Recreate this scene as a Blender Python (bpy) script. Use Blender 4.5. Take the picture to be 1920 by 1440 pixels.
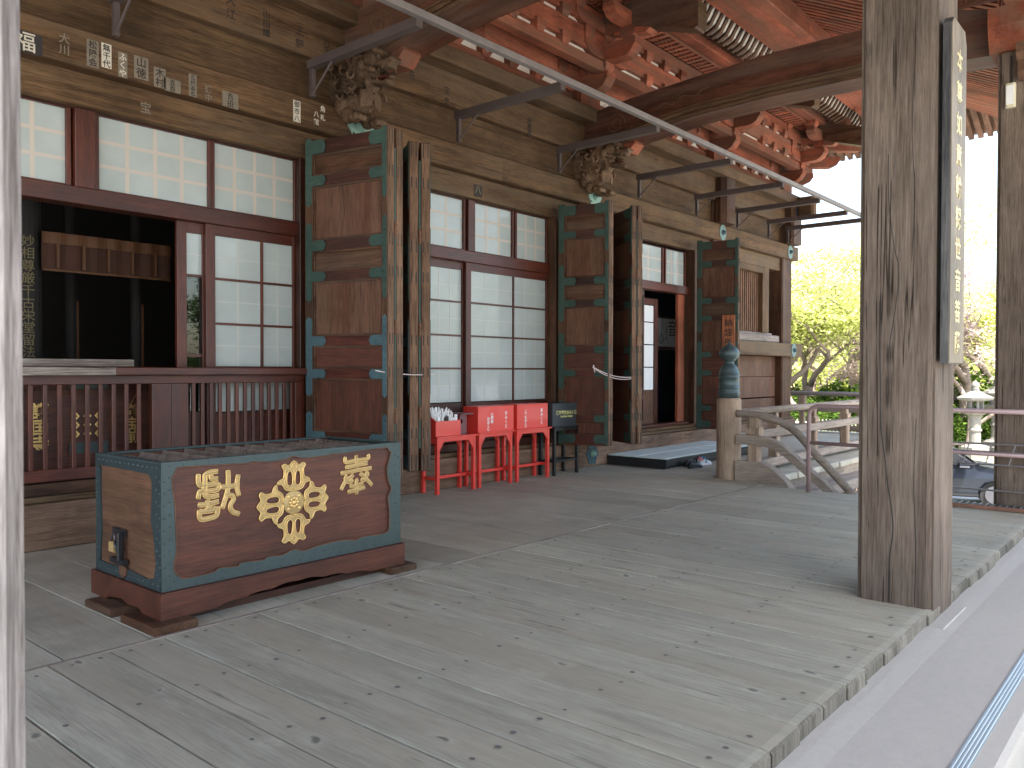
import bpy, bmesh, math, random
from mathutils import Vector, Matrix
rnd = random.Random(7)
R = math.radians
for o in list(bpy.data.objects): bpy.data.objects.remove(o)
sc = bpy.context.scene
C = sc.collection

# ------------------------------------------------------------------ camera, sky, sun, exposure
cam = bpy.data.cameras.new("camera"); cob = bpy.data.objects.new("camera", cam); C.objects.link(cob)
cam.sensor_width = 36; cam.lens = 1526.5/1920*36; cam.clip_end = 500; cam.clip_start = .05
yaw, pit, rol = R(40.41), R(0.93), R(0.1)
fw = Vector((math.cos(yaw)*math.cos(pit), math.sin(yaw)*math.cos(pit), -math.sin(pit)))
rt = Vector((math.sin(yaw), -math.cos(yaw), 0)); up = rt.cross(fw)
rt, up = rt*math.cos(rol)+up*math.sin(rol), -rt*math.sin(rol)+up*math.cos(rol)
cob.matrix_world = Matrix(((rt.x, up.x, -fw.x, 0), (rt.y, up.y, -fw.y, 0), (rt.z, up.z, -fw.z, 1.5), (0, 0, 0, 1)))
sc.camera = cob
cam.dof.use_dof = True; cam.dof.focus_distance = 6.0; cam.dof.aperture_fstop = 7.0
SUN_EL, SUN_AZ = 63, 236          # azimuth measured from +X towards +Y; 270 is straight out in front of the hall
w = bpy.data.worlds.new("World"); sc.world = w; w.use_nodes = True
nt = w.node_tree; bg = nt.nodes["Background"]
sky = nt.nodes.new("ShaderNodeTexSky"); sky.sky_type = 'NISHITA'; sky.sun_disc = False
sky.sun_elevation = R(SUN_EL); sky.sun_rotation = R(90-SUN_AZ); sky.dust_density = 2.5; sky.air_density = 1.2
nt.links.new(sky.outputs[0], bg.inputs[0]); bg.inputs[1].default_value = 0.15
sl = bpy.data.lights.new("sun", 'SUN'); sl.energy = 4.2; sl.angle = R(.5); sl.color = (1, .95, .87)
so = bpy.data.objects.new("sun", sl); C.objects.link(so)
sdir = Vector((math.cos(R(SUN_AZ))*math.cos(R(SUN_EL)), math.sin(R(SUN_AZ))*math.cos(R(SUN_EL)), math.sin(R(SUN_EL))))
so.rotation_euler = sdir.to_track_quat('Z', 'Y').to_euler()
sc.view_settings.view_transform = 'Standard'; sc.view_settings.look = 'None'
sc.view_settings.gamma = 1; sc.view_settings.use_curve_mapping = False
sc.view_settings.exposure = 2.35
sc.render.engine = 'CYCLES'
sc.cycles.use_denoising = True
sc.cycles.max_bounces = 10; sc.cycles.diffuse_bounces = 6; sc.cycles.glossy_bounces = 3
sc.cycles.transmission_bounces = 4; sc.cycles.transparent_max_bounces = 6
sc.cycles.caustics_reflective = False; sc.cycles.caustics_refractive = False
sc.cycles.sample_clamp_indirect = 6

# ------------------------------------------------------------------ materials
MAT = {}
def newmat(n):
    m = bpy.data.materials.new(n); m.use_nodes = True; return m, m.node_tree.nodes, m.node_tree.links
def ramp(N, stops):
    r = N.new("ShaderNodeValToRGB"); e = r.color_ramp.elements
    while len(e) < len(stops): e.new(.5)
    for i, (p, c) in enumerate(stops):
        e[i].position = p; e[i].color = (*c, 1) if len(c) == 3 else c
    return r
def mixc(N, L, a, b, fac, mode='MIX'):
    m = N.new("ShaderNodeMix"); m.data_type = 'RGBA'; m.blend_type = mode
    for s, v in ((m.inputs[6], a), (m.inputs[7], b), (m.inputs[0], fac)):
        if isinstance(v, (int, float)): s.default_value = v if s == m.inputs[0] else (v, v, v, 1)
        elif isinstance(v, tuple): s.default_value = (*v, 1)
        else: L.new(v, s)
    return m.outputs[2]
def math_(N, L, op, a, b=None, clamp=False):
    m = N.new("ShaderNodeMath"); m.operation = op; m.use_clamp = clamp
    for i, v in enumerate((a, b)):
        if v is None: continue
        if isinstance(v, (int, float)): m.inputs[i].default_value = v
        else: L.new(v, m.inputs[i])
    return m.outputs[0]
def noise(N, L, vec, scale, detail=4, rough=.6, dist=0):
    n = N.new("ShaderNodeTexNoise"); n.inputs["Scale"].default_value = scale; n.inputs["Detail"].default_value = detail
    n.inputs["Roughness"].default_value = rough; n.inputs["Distortion"].default_value = dist
    L.new(vec, n.inputs["Vector"]); return n.outputs["Fac"]
def coords(N, L):
    tc = N.new("ShaderNodeTexCoord"); oi = N.new("ShaderNodeObjectInfo")
    v = N.new("ShaderNodeVectorMath"); v.operation = 'SCALE'; v.inputs[0].default_value = (13.1, 7.7, 9.3)
    L.new(oi.outputs["Random"], v.inputs["Scale"])
    a = N.new("ShaderNodeVectorMath"); a.operation = 'ADD'
    L.new(tc.outputs["Object"], a.inputs[0]); L.new(v.outputs[0], a.inputs[1])
    return a.outputs[0], tc.outputs["Object"], oi.outputs["Random"]
def stretch(N, L, vec, axis, s=.06):
    m = N.new("ShaderNodeMapping"); sc_ = [1, 1, 1]; sc_['xyz'.index(axis)] = s
    m.inputs["Scale"].default_value = sc_; L.new(vec, m.inputs["Vector"]); return m.outputs[0]
def wood(name, dark, light, axis='z', rough=.65, bump=.35, crack=.5, var=.25, blotch=.35, scale=1., spec=.18, knots=0, grey=None, greyamt=0.):
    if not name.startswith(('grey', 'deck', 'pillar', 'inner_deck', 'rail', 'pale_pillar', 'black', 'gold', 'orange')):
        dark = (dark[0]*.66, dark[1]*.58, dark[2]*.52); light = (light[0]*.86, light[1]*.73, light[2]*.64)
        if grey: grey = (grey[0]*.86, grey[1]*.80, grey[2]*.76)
    m, N, L = newmat(name); b = N["Principled BSDF"]
    v, vo, rn = coords(N, L)
    vs = stretch(N, L, v, axis, .05)
    vs2 = stretch(N, L, v, axis, .07)
    fine = noise(N, L, vs, 105*scale, 8, .72)
    grain = noise(N, L, vs2, 9*scale, 5, .6, .9)
    big = noise(N, L, v, 1.6*scale, 4, .6)
    g = math_(N, L, 'ADD', math_(N, L, 'MULTIPLY', fine, .6), math_(N, L, 'MULTIPLY', grain, .4))
    r = ramp(N, [(.38, dark), (.60, light)]); L.new(g, r.inputs[0])
    col = r.outputs[0]
    br = ramp(N, [(.3, (1-blotch,)*3), (.7, (1+blotch*.6,)*3)]); L.new(big, br.inputs[0])
    col = mixc(N, L, col, br.outputs[0], 1, 'MULTIPLY')
    if grey:
        gm = ramp(N, [(.42, (0, 0, 0)), (.62, (1, 1, 1))]); L.new(noise(N, L, vs2, 3.3, 4, .6), gm.inputs[0])
        col = mixc(N, L, col, grey, math_(N, L, 'MULTIPLY', gm.outputs[0], greyamt))
    vr = math_(N, L, 'ADD', math_(N, L, 'MULTIPLY', rn, var*2), 1-var)
    cv = N.new("ShaderNodeCombineColor"); [L.new(vr, cv.inputs[i]) for i in range(3)]
    col = mixc(N, L, col, cv.outputs[0], 1, 'MULTIPLY')
    hgt = math_(N, L, 'MULTIPLY', fine, .6)
    if crack:
        cn = noise(N, L, stretch(N, L, v, axis, .016), 8*scale, 3, .5, .25)
        c1 = math_(N, L, 'ABSOLUTE', math_(N, L, 'SUBTRACT', cn, .5))
        cr = ramp(N, [(0, (1, 1, 1)), (.010, (0, 0, 0))]); L.new(c1, cr.inputs[0])
        gate = ramp(N, [(.5, (0, 0, 0)), (.58, (1, 1, 1))]); L.new(noise(N, L, v, 2.3, 2), gate.inputs[0])
        k = math_(N, L, 'MULTIPLY', math_(N, L, 'MULTIPLY', cr.outputs[0], gate.outputs[0]), crack)
        col = mixc(N, L, col, tuple(x*.25 for x in dark), k)
        hgt = math_(N, L, 'SUBTRACT', hgt, math_(N, L, 'MULTIPLY', k, 1.2))
    if knots:
        mp = N.new("ShaderNodeMapping"); s_ = [3.4, 3.4, 3.4]; s_['xyz'.index(axis)] = 1.9; mp.inputs["Scale"].default_value = s_
        wv = N.new("ShaderNodeVectorMath"); wv.operation = 'ADD'
        nn = N.new("ShaderNodeTexNoise"); nn.inputs["Scale"].default_value = 6; L.new(v, nn.inputs["Vector"])
        sc2 = N.new("ShaderNodeVectorMath"); sc2.operation = 'SCALE'; sc2.inputs["Scale"].default_value = .12
        L.new(nn.outputs["Color"], sc2.inputs[0]); L.new(v, wv.inputs[0]); L.new(sc2.outputs[0], wv.inputs[1])
        L.new(wv.outputs[0], mp.inputs["Vector"])
        vo_ = N.new("ShaderNodeTexVoronoi"); vo_.inputs["Scale"].default_value = 1; L.new(mp.outputs[0], vo_.inputs["Vector"])
        kr = ramp(N, [(0, (.5, .52, .55)), (.045, (.38, .40, .43)), (.062, (.72, .74, .76)), (.085, (1.16, 1.18, 1.2)), (.15, (1.06, 1.07, 1.08)), (.2, (1, 1, 1))]); L.new(vo_.outputs["Distance"], kr.inputs[0])
        gt = math_(N, L, 'GREATER_THAN', noise(N, L, v, 1.7, 1), .41)
        col = mixc(N, L, col, kr.outputs[0], math_(N, L, 'MULTIPLY', gt, knots), 'MULTIPLY')
    L.new(col, b.inputs["Base Color"])
    rr = math_(N, L, 'ADD', math_(N, L, 'MULTIPLY', grain, .25), rough-.12); L.new(rr, b.inputs["Roughness"])
    b.inputs["Specular IOR Level"].default_value = spec
    bp = N.new("ShaderNodeBump"); bp.inputs["Strength"].default_value = bump; bp.inputs["Distance"].default_value = .006
    L.new(hgt, bp.inputs["Height"]); L.new(bp.outputs[0], b.inputs["Normal"])
    MAT[name] = m; return m
def paint(name, col, rough=.5, metal=0., var=.12, scale=12., bump=.05, wear=None, wearamt=0., spec=.5, var_obj=.0, coat=0.):
    m, N, L = newmat(name); b = N["Principled BSDF"]
    v, vo, rn = coords(N, L)
    n1 = noise(N, L, v, scale, 6, .65); n2 = noise(N, L, v, scale*.15, 3)
    r = ramp(N, [(.3, tuple(c*(1-var) for c in col)), (.7, tuple(min(1, c*(1+var)) for c in col))])
    L.new(math_(N, L, 'ADD', math_(N, L, 'MULTIPLY', n1, .5), math_(N, L, 'MULTIPLY', n2, .5)), r.inputs[0])
    c_ = r.outputs[0]
    if wear:
        wr = ramp(N, [(.58, (0, 0, 0)), (.66, (1, 1, 1))]); L.new(noise(N, L, v, scale*.6, 8, .75), wr.inputs[0])
        c_ = mixc(N, L, c_, wear, math_(N, L, 'MULTIPLY', wr.outputs[0], wearamt))
    if var_obj:
        vr = math_(N, L, 'ADD', math_(N, L, 'MULTIPLY', rn, var_obj*2), 1-var_obj)
        cv = N.new("ShaderNodeCombineColor"); [L.new(vr, cv.inputs[i]) for i in range(3)]
        c_ = mixc(N, L, c_, cv.outputs[0], 1, 'MULTIPLY')
    L.new(c_, b.inputs["Base Color"]); b.inputs["Metallic"].default_value = metal
    L.new(math_(N, L, 'ADD', math_(N, L, 'MULTIPLY', n1, .2), rough-.1), b.inputs["Roughness"])
    b.inputs["Specular IOR Level"].default_value = spec; b.inputs["Coat Weight"].default_value = coat
    bp = N.new("ShaderNodeBump"); bp.inputs["Strength"].default_value = bump; bp.inputs["Distance"].default_value = .01
    L.new(n1, bp.inputs["Height"]); L.new(bp.outputs[0], b.inputs["Normal"])
    MAT[name] = m; return m

# weathered woods by grain axis
for ax in 'xyz':
    wood('grey_wood_'+ax, (.15, .115, .09), (.37, .315, .27), ax, rough=.8, bump=.6, crack=.9, var=.1, blotch=.3)
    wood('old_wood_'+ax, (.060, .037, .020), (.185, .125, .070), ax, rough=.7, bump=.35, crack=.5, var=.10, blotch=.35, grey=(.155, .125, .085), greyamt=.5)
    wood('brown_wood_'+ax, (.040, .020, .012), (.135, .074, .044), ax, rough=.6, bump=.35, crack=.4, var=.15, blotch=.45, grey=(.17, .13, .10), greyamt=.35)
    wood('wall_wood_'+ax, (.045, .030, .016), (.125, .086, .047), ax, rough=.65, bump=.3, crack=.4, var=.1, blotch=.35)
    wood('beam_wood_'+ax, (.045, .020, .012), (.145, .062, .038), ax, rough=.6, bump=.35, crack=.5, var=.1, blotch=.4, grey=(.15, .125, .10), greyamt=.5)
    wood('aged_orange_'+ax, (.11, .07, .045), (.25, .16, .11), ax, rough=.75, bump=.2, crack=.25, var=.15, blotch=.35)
    wood('red_wood_'+ax, (.048, .010, .005), (.135, .035, .018), ax, rough=.42, bump=.25, crack=.25, var=.12, blotch=.35, spec=.5)
    wood('orange_wood_'+ax, (.14, .040, .021), (.36, .108, .056), ax, rough=.75, bump=.2, crack=.25, var=.28, blotch=.45, grey=(.14, .075, .048), greyamt=.8)
    wood('dark_wood_'+ax, (.024, .007, .004), (.085, .030, .016), ax, rough=.45, bump=.3, crack=.3, var=.15, blotch=.4, spec=.45)
wood('pillar_wood', (.068, .046, .032), (.205, .158, .122), 'z', rough=.8, bump=.9, crack=1, var=.05, blotch=.3, scale=.8, grey=(.10, .075, .06), greyamt=.35)
wood('pale_pillar_wood', (.11, .09, .08), (.36, .325, .30), 'z', rough=.85, bump=.8, crack=1, var=.05, blotch=.3)
wood('sill_wood', (.12, .082, .058), (.27, .20, .155), 'x', rough=.75, bump=.4, crack=.8, var=.1, blotch=.35)
wood('rail_wood_x', (.17, .13, .10), (.38, .315, .26), 'x', rough=.8, bump=.4, crack=.6, var=.12, blotch=.25)
wood('rail_wood_y', (.155, .118, .092), (.34, .28, .225), 'y', rough=.8, bump=.4, crack=.6, var=.12, blotch=.25)
wood('rail_wood_z', (.20, .135, .095), (.40, .295, .21), 'z', rough=.75, bump=.4, crack=.7, var=.12, blotch=.3)
wood('deck_end_wood', (.10, .085, .065), (.27, .24, .19), 'z', rough=.85, bump=.7, crack=.9, var=.2, blotch=.4)
wood('deck_wood', (.285, .265, .20), (.43, .405, .315), 'y', rough=.68, bump=.25, crack=.6, var=.09, blotch=.13, knots=.9, spec=.3, grey=(.385, .33, .245), greyamt=.55)
wood('inner_deck_wood', (.33, .30, .225), (.44, .41, .325), 'y', rough=.65, bump=.15, crack=.3, var=.09, blotch=.25, spec=.35, knots=.25, grey=(.36, .31, .23), greyamt=.6)
wood('panel_wood', (.085, .048, .033), (.185, .115, .083), 'z', rough=.6, bump=.15, crack=.15, var=.12, blotch=.3, grey=(.12, .03, .015), greyamt=.3)
wood('box_wood', (.070, .022, .013), (.155, .054, .032), 'x', rough=.5, bump=.15, crack=.12, var=.05, blotch=.35, spec=.45)
wood('box_panel', (.070, .024, .014), (.16, .06, .036), 'z', rough=.5, bump=.15, crack=.12, var=.05, blotch=.35, spec=.4)
wood('box_side_wood', (.12, .064, .038), (.215, .122, .073), 'y', rough=.6, bump=.25, crack=.3, var=.05, blotch=.35, spec=.4)
wood('worn_wood', (.11, .062, .038), (.30, .21, .15), 'z', rough=.7, bump=.4, crack=.6, var=.15, blotch=.35)
wood('sign_wood', (.33, .12, .06), (.55, .24, .13), 'z', rough=.6, bump=.1, crack=.1, blotch=.2)
wood('black_board', (.03, .028, .028), (.11, .105, .10), 'z', rough=.5, bump=.2, crack=.2, blotch=.5)
wood('gold_board', (.12, .095, .068), (.24, .19, .135), 'z', rough=.55, bump=.2, crack=.3, blotch=.4)
wood('carved_wood', (.095, .065, .042), (.25, .185, .125), 'y', rough=.7, bump=.3, crack=.2, blotch=.4, scale=.9)
paint('patina', (.034, .068, .053), .6, .25, .4, 22, .25, wear=(.075, .06, .042), wearamt=.65, var_obj=.15)
paint('blue_patina', (.055, .105, .118), .6, .25, .4, 22, .25, wear=(.075, .06, .045), wearamt=.65, var_obj=.15)
paint('box_metal', (.060, .083, .082), .5, .45, .2, 9, .12, wear=(.05, .09, .105), wearamt=.5)
paint('box_metal_dark', (.040, .060, .062), .55, .4, .2, 9, .12)
paint('pale_patina', (.22, .36, .29), .6, .1, .25, 20, .2, wear=(.13, .27, .22), wearamt=.7)
paint('mid_patina', (.13, .20, .185), .6, .1, .3, 20, .2)
paint('bronze', (.075, .105, .105), .5, .55, .3, 8, .12, wear=(.13, .16, .15), wearamt=.5)
paint('gold', (.78, .52, .20), .38, .65, .18, 30, .12)
paint('dull_gold', (.50, .34, .14), .5, .35, .35, 45, .15, wear=(.16, .085, .05), wearamt=.75)
paint('faded_gold', (.62, .50, .25), .5, .3, .3, 30, .1)
paint('red_lacquer', (.72, .052, .038), .38, 0, .06, 4, .02, coat=.15)
paint('pale_chip', (.75, .62, .55), .7)
paint('black_lacquer', (.014, .015, .017), .38, 0, .2, 6, .03)
paint('grey_lacquer', (.035, .042, .046), .5, 0, .2, 14, .03)
paint('white_ink', (.85, .83, .80), .6, 0, .03)
paint('yellow_ink', (.62, .60, .22), .6, 0, .05)
paint('black_ink', (.02, .018, .016), .7, 0, .05)
paint('faded_ink', (.028, .02, .014), .8, 0, .2)
paint('slip_paper', (.55, .50, .40), .8, 0, .15, 30)
paint('faded_paper', (.18, .15, .11), .85, 0, .25, 30)
paint('white_paper', (.82, .82, .80), .7, 0, .05)
paint('kumiko', (.52, .46, .39), .5, 0, .03)
paint('kumiko_faint', (.47, .48, .44), .5, 0, .03)
paint('purple_wood', (.17, .06, .065), .5, 0, .15)
paint('plaster', (.62, .57, .48), .85, 0, .15, 10, .1, wear=(.3, .22, .15), wearamt=.5)
paint('carpet', (.46, .425, .37), .95, 0, .06, 140, .35, spec=.1)
paint('aluminium', (.55, .60, .62), .38, .7, .06)
paint('rubber', (.30, .34, .35), .7, 0, .05)
paint('pink_pipe', (.30, .205, .195), .45, .1, .08, 10)
paint('dark_pipe', (.12, .095, .085), .5, .2, .1)
paint('steel_wire', (.28, .27, .27), .45, .7, .1)
paint('rusty_steel', (.24, .12, .08), .8, .2, .4, 12, .3, wear=(.6, .57, .54), wearamt=.9)
paint('mesh_mat', (.06, .07, .075), .7, .2, .2)
paint('iron_bar', (.20, .175, .16), .6, .3, .25, 9, .15)
paint('iron_arm', (.085, .062, .055), .6, .2, .25, 9, .15)
paint('rust', (.16, .075, .045), .85, .1, .4, 40, .3)
paint('rusty_nail', (.14, .125, .11), .8, 0, .3)
paint('cream_plastic', (.62, .58, .40), .45, 0, .05)
paint('mat_green', (.56, .63, .60), .75, 0, .08)
paint('rope_fibre', (.62, .50, .47), .8, 0, .2, 60)
paint('shoe_white', (.62, .68, .72), .6, 0, .08); paint('shoe_sole', (.75, .75, .78), .5, 0, .05)
paint('shoe_pink', (.75, .22, .24), .6); paint('shoe_blue', (.09, .20, .38), .7); paint('shoe_black', (.018, .02, .022), .5)
paint('car_blue', (.010, .014, .022), .35, 0, .05, 3, 0, coat=.25, spec=.3)
paint('tyre_rubber', (.02, .02, .02), .85); paint('rim_metal', (.10, .10, .11), .4, .5)
paint('granite', (.19, .18, .16), .85, 0, .2, 25, .3, wear=(.24, .25, .2), wearamt=.5)
paint('courtyard_ground', (.43, .42, .40), .9, 0, .12, 1.5, .1)
paint('soil', (.30, .28, .18), .95, 0, .3, 1.2, .2)
paint('bark', (.22, .17, .14), .9, 0, .35, 14, .6)
paint('picket', (.42, .37, .30), .8, 0, .15)
paint('roof_tile', (.12, .12, .125), .7, 0, .15)
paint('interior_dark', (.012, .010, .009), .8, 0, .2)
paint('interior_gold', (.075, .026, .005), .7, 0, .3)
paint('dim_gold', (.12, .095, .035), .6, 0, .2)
paint('curtain_brown', (.04, .012, .004), .85, 0, .3, 20)
paint('navy_cloth', (.012, .02, .035), .85, 0, .2)
paint('poster_paper', (.86, .87, .90), .6, 0, .08, 6)
paint('spike_metal', (.28, .12, .09), .6, .2, .2)
def shoji_mat():
    m, N, L = newmat('shoji_paper'); b = N["Principled BSDF"]; v, vo, rn = coords(N, L)
    n = noise(N, L, v, 2.5, 4); r = ramp(N, [(.3, (.36, .405, .385)), (.7, (.43, .475, .455))]); L.new(n, r.inputs[0])
    L.new(r.outputs[0], b.inputs["Base Color"]); b.inputs["Roughness"].default_value = .55
    b.inputs["Coat Weight"].default_value = .55; b.inputs["Coat Roughness"].default_value = .06
    MAT['shoji_paper'] = m
shoji_mat()
def glass_mat(name, tint=(1, 1, 1)):
    m, N, L = newmat(name); out = N["Material Output"]; N.remove(N["Principled BSDF"])
    t = N.new("ShaderNodeBsdfTransparent"); t.inputs[0].default_value = (*tint, 1)
    g = N.new("ShaderNodeBsdfGlossy"); g.inputs["Roughness"].default_value = .02
    f = N.new("ShaderNodeFresnel"); f.inputs[0].default_value = 1.55
    mx = N.new("ShaderNodeMixShader"); L.new(f.outputs[0], mx.inputs[0]); L.new(t.outputs[0], mx.inputs[1]); L.new(g.outputs[0], mx.inputs[2])
    L.new(mx.outputs[0], out.inputs[0]); MAT[name] = m
glass_mat('clear_glass', (.75, .78, .77))
def leaf_mat(name, c1, c2, tr=.45):
    m, N, L = newmat(name); out = N["Material Output"]; N.remove(N["Principled BSDF"])
    oi = N.new("ShaderNodeNewGeometry"); tc = N.new("ShaderNodeTexCoord")
    r = ramp(N, [(0, c1), (1, c2)]); L.new(oi.outputs["Random Per Island"], r.inputs[0])
    n = noise(N, L, tc.outputs["Object"], .8, 3); br = ramp(N, [(.35, (.7, .7, .7)), (.65, (1.2, 1.2, 1.2))]); L.new(n, br.inputs[0])
    col = mixc(N, L, r.outputs[0], br.outputs[0], 1, 'MULTIPLY')
    d = N.new("ShaderNodeBsdfDiffuse"); t = N.new("ShaderNodeBsdfTranslucent"); L.new(col, d.inputs[0]); L.new(col, t.inputs[0])
    mx = N.new("ShaderNodeMixShader"); mx.inputs[0].default_value = tr; L.new(d.outputs[0], mx.inputs[1]); L.new(t.outputs[0], mx.inputs[2])
    L.new(mx.outputs[0], out.inputs[0]); MAT[name] = m
leaf_mat('maple_leaf', (.42, .47, .11), (.76, .77, .36), .5); leaf_mat('shrub_leaf', (.05, .10, .02), (.14, .22, .04))
leaf_mat('pine_leaf', (.03, .065, .02), (.08, .13, .035)); leaf_mat('sakura_leaf', (.42, .32, .30), (.60, .50, .46))
leaf_mat('grass_blade', (.09, .14, .03), (.2, .26, .06), .3)

# ------------------------------------------------------------------ mesh helpers
def tag(o, label=None, cat=None, group=None, kind=None):
    if label: o['label'] = label
    if cat: o['category'] = cat
    if group: o['group'] = group
    if kind: o['kind'] = kind
    return o
class MB:
    def __init__(s): s.v = []; s.f = []
    def add(s, vs, fs):
        n = len(s.v); s.v += [tuple(p) for p in vs]; s.f += [tuple(i+n for i in f) for f in fs]; return s
    def box(s, x0, x1, y0, y1, z0, z1):
        x0, x1 = sorted((x0, x1)); y0, y1 = sorted((y0, y1)); z0, z1 = sorted((z0, z1))
        return s.add([(x0, y0, z0), (x1, y0, z0), (x1, y1, z0), (x0, y1, z0), (x0, y0, z1), (x1, y0, z1), (x1, y1, z1), (x0, y1, z1)],
                     [(0, 3, 2, 1), (4, 5, 6, 7), (0, 1, 5, 4), (1, 2, 6, 5), (2, 3, 7, 6), (3, 0, 4, 7)])
    def cbox(s, x0, x1, y0, y1, z0, z1, c=.006):      # box with chamfered edges along its longest axis
        d = (x1-x0, y1-y0, z1-z0); a = d.index(max(d))
        if a == 2: P = [(x0+c, y0), (x1-c, y0), (x1, y0+c), (x1, y1-c), (x1-c, y1), (x0+c, y1), (x0, y1-c), (x0, y0+c)]; return s.prism(P, 'z', z0, z1)
        if a == 0: P = [(y0+c, z0), (y1-c, z0), (y1, z0+c), (y1, z1-c), (y1-c, z1), (y0+c, z1), (y0, z1-c), (y0, z0+c)]; return s.prism(P, 'x', x0, x1)
        P = [(x0+c, z0), (x1-c, z0), (x1, z0+c), (x1, z1-c), (x1-c, z1), (x0+c, z1), (x0, z1-c), (x0, z0+c)]; return s.prism(P, 'y', y0, y1)
    def prism(s, P, ax, a, b):
        n = len(P)
        f = {'x': lambda p, t: (t, p[0], p[1]), 'y': lambda p, t: (p[0], t, p[1]), 'z': lambda p, t: (p[0], p[1], t)}[ax]
        vs = [f(p, a) for p in P]+[f(p, b) for p in P]
        fs = [tuple(range(n-1, -1, -1)), tuple(range(n, 2*n))]+[(i, (i+1) % n, n+(i+1) % n, n+i) for i in range(n)]
        return s.add(vs, fs)
    def lathe(s, prof, c=(0, 0, 0), n=24, ax='z'):
        vs = []; fs = []
        for r, z in prof:
            for i in range(n):
                a = 2*math.pi*i/n; p = (r*math.cos(a), r*math.sin(a), z)
                if ax == 'y': p = (p[0], p[2], p[1])
                if ax == 'x': p = (p[2], p[0], p[1])
                vs.append((c[0]+p[0], c[1]+p[1], c[2]+p[2]))
        m = len(prof)
        for j in range(m-1):
            for i in range(n): fs.append((j*n+i, j*n+(i+1) % n, (j+1)*n+(i+1) % n, (j+1)*n+i))
        fs.append(tuple(range(n-1, -1, -1))); fs.append(tuple(range((m-1)*n, m*n)))
        return s.add(vs, fs)
    def tube(s, pts, r, n=8, flat=None):
        pts = [Vector(p) for p in pts]; k = len(pts); rs = r if isinstance(r, (list, tuple)) else [r]*k
        vs = []; fs = []; pu = None
        for i, p in enumerate(pts):
            d = (pts[min(i+1, k-1)]-pts[max(i-1, 0)]).normalized()
            if flat: u = Vector(flat).cross(d).normalized(); v2 = Vector(flat)
            else:
                if pu is None:
                    h = Vector((0, 0, 1)) if abs(d.z) < .9 else Vector((1, 0, 0)); u = d.cross(h).normalized()
                else: u = (pu-d*pu.dot(d)).normalized()
                v2 = d.cross(u)
            pu = u
            for j in range(n):
                a = 2*math.pi*j/n; vs.append(p+u*math.cos(a)*rs[i]+v2*math.sin(a)*rs[i]*(.45 if flat else 1))
        for i in range(k-1):
            for j in range(n): fs.append((i*n+j, i*n+(j+1) % n, (i+1)*n+(j+1) % n, (i+1)*n+j))
        fs.append(tuple(range(n-1, -1, -1))); fs.append(tuple(range((k-1)*n, k*n)))
        return s.add(vs, fs)
    def blob(s, c, r, n=10, m=7, rot=None):
        r = r if isinstance(r, (tuple, list)) else (r, r, r); vs = []; fs = []
        for j in range(m+1):
            t = math.pi*j/m
            for i in range(n):
                a = 2*math.pi*i/n; p = Vector((r[0]*math.sin(t)*math.cos(a), r[1]*math.sin(t)*math.sin(a), r[2]*math.cos(t)))
                if rot: p = rot @ p
                vs.append(p+Vector(c))
        for j in range(m):
            for i in range(n): fs.append((j*n+i, (j+1)*n+i, (j+1)*n+(i+1) % n, j*n+(i+1) % n))
        return s.add(vs, fs)
    def build(s, name, mat, parent=None, off=None, smooth=False, bev=0):
        me = bpy.data.meshes.new(name); o3 = Vector(off) if off else Vector((0, 0, 0))
        me.from_pydata([tuple(Vector(p)-o3) for p in s.v], [], s.f)
        bm = bmesh.new(); bm.from_mesh(me); bmesh.ops.recalc_face_normals(bm, faces=bm.faces)
        if bev: bmesh.ops.bevel(bm, geom=[e for e in bm.edges if e.calc_face_angle(0) > .5], offset=bev, segments=1, affect='EDGES')
        bm.to_mesh(me); bm.free()
        if mat: me.materials.append(MAT[mat])
        if smooth: me.shade_smooth()
        o = bpy.data.objects.new(name, me); C.objects.link(o)
        if parent: o.parent = parent
        return o
def empty(name, loc=(0, 0, 0), rz=0, label=None, cat=None, group=None, kind=None):
    o = bpy.data.objects.new(name, None); C.objects.link(o); o.location = loc; o.rotation_euler = (0, 0, rz); o.empty_display_size = .1
    return tag(o, label, cat, group, kind)
def copy_tree(o, parent=None):
    c = o.copy(); C.objects.link(c); c.parent = parent
    for ch in list(o.children): copy_tree(ch, c)
    return c
def bx(name, mat, parent, x0, x1, y0, y1, z0, z1, off=None, c=0):
    return MB().cbox(x0, x1, y0, y1, z0, z1, c).build(name, mat, parent, off) if c else MB().box(x0, x1, y0, y1, z0, z1).build(name, mat, parent, off)
def plate(name, mat, parent, outer, holes, thick, M):     # flat sheet with openings, placed by matrix M (x,y in the sheet, z its thickness)
    cu = bpy.data.curves.new(name, 'CURVE'); cu.dimensions = '2D'; cu.fill_mode = 'BOTH'; cu.extrude = thick/2
    for P in [outer]+holes:
        sp = cu.splines.new('POLY'); sp.points.add(len(P)-1)
        for i, p in enumerate(P): sp.points[i].co = (p[0], p[1], 0, 1)
        sp.use_cyclic_u = True
    t = bpy.data.objects.new(name, cu); C.objects.link(t)
    me = bpy.data.meshes.new_from_object(t.evaluated_get(bpy.context.evaluated_depsgraph_get())); bpy.data.objects.remove(t); bpy.data.curves.remove(cu)
    me.transform(M); me.materials.clear(); me.materials.append(MAT[mat]); me.name = name
    o = bpy.data.objects.new(name, me); C.objects.link(o)
    if parent: o.parent = parent
    return o
TEXTJOBS = []
def text(name, s, mat, parent, M, size, thick=.001, lh=1., bold=0.0, kind=None):
    cu = bpy.data.curves.new(name, 'FONT'); cu.body = s; cu.size = size; cu.extrude = thick; cu.align_x = 'CENTER'; cu.align_y = 'TOP'
    cu.space_line = lh; cu.offset = bold; cu.resolution_u = 3
    t = bpy.data.objects.new(name, cu); C.objects.link(t)
    TEXTJOBS.append((t, cu, name, mat, parent, M)); return t
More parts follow.
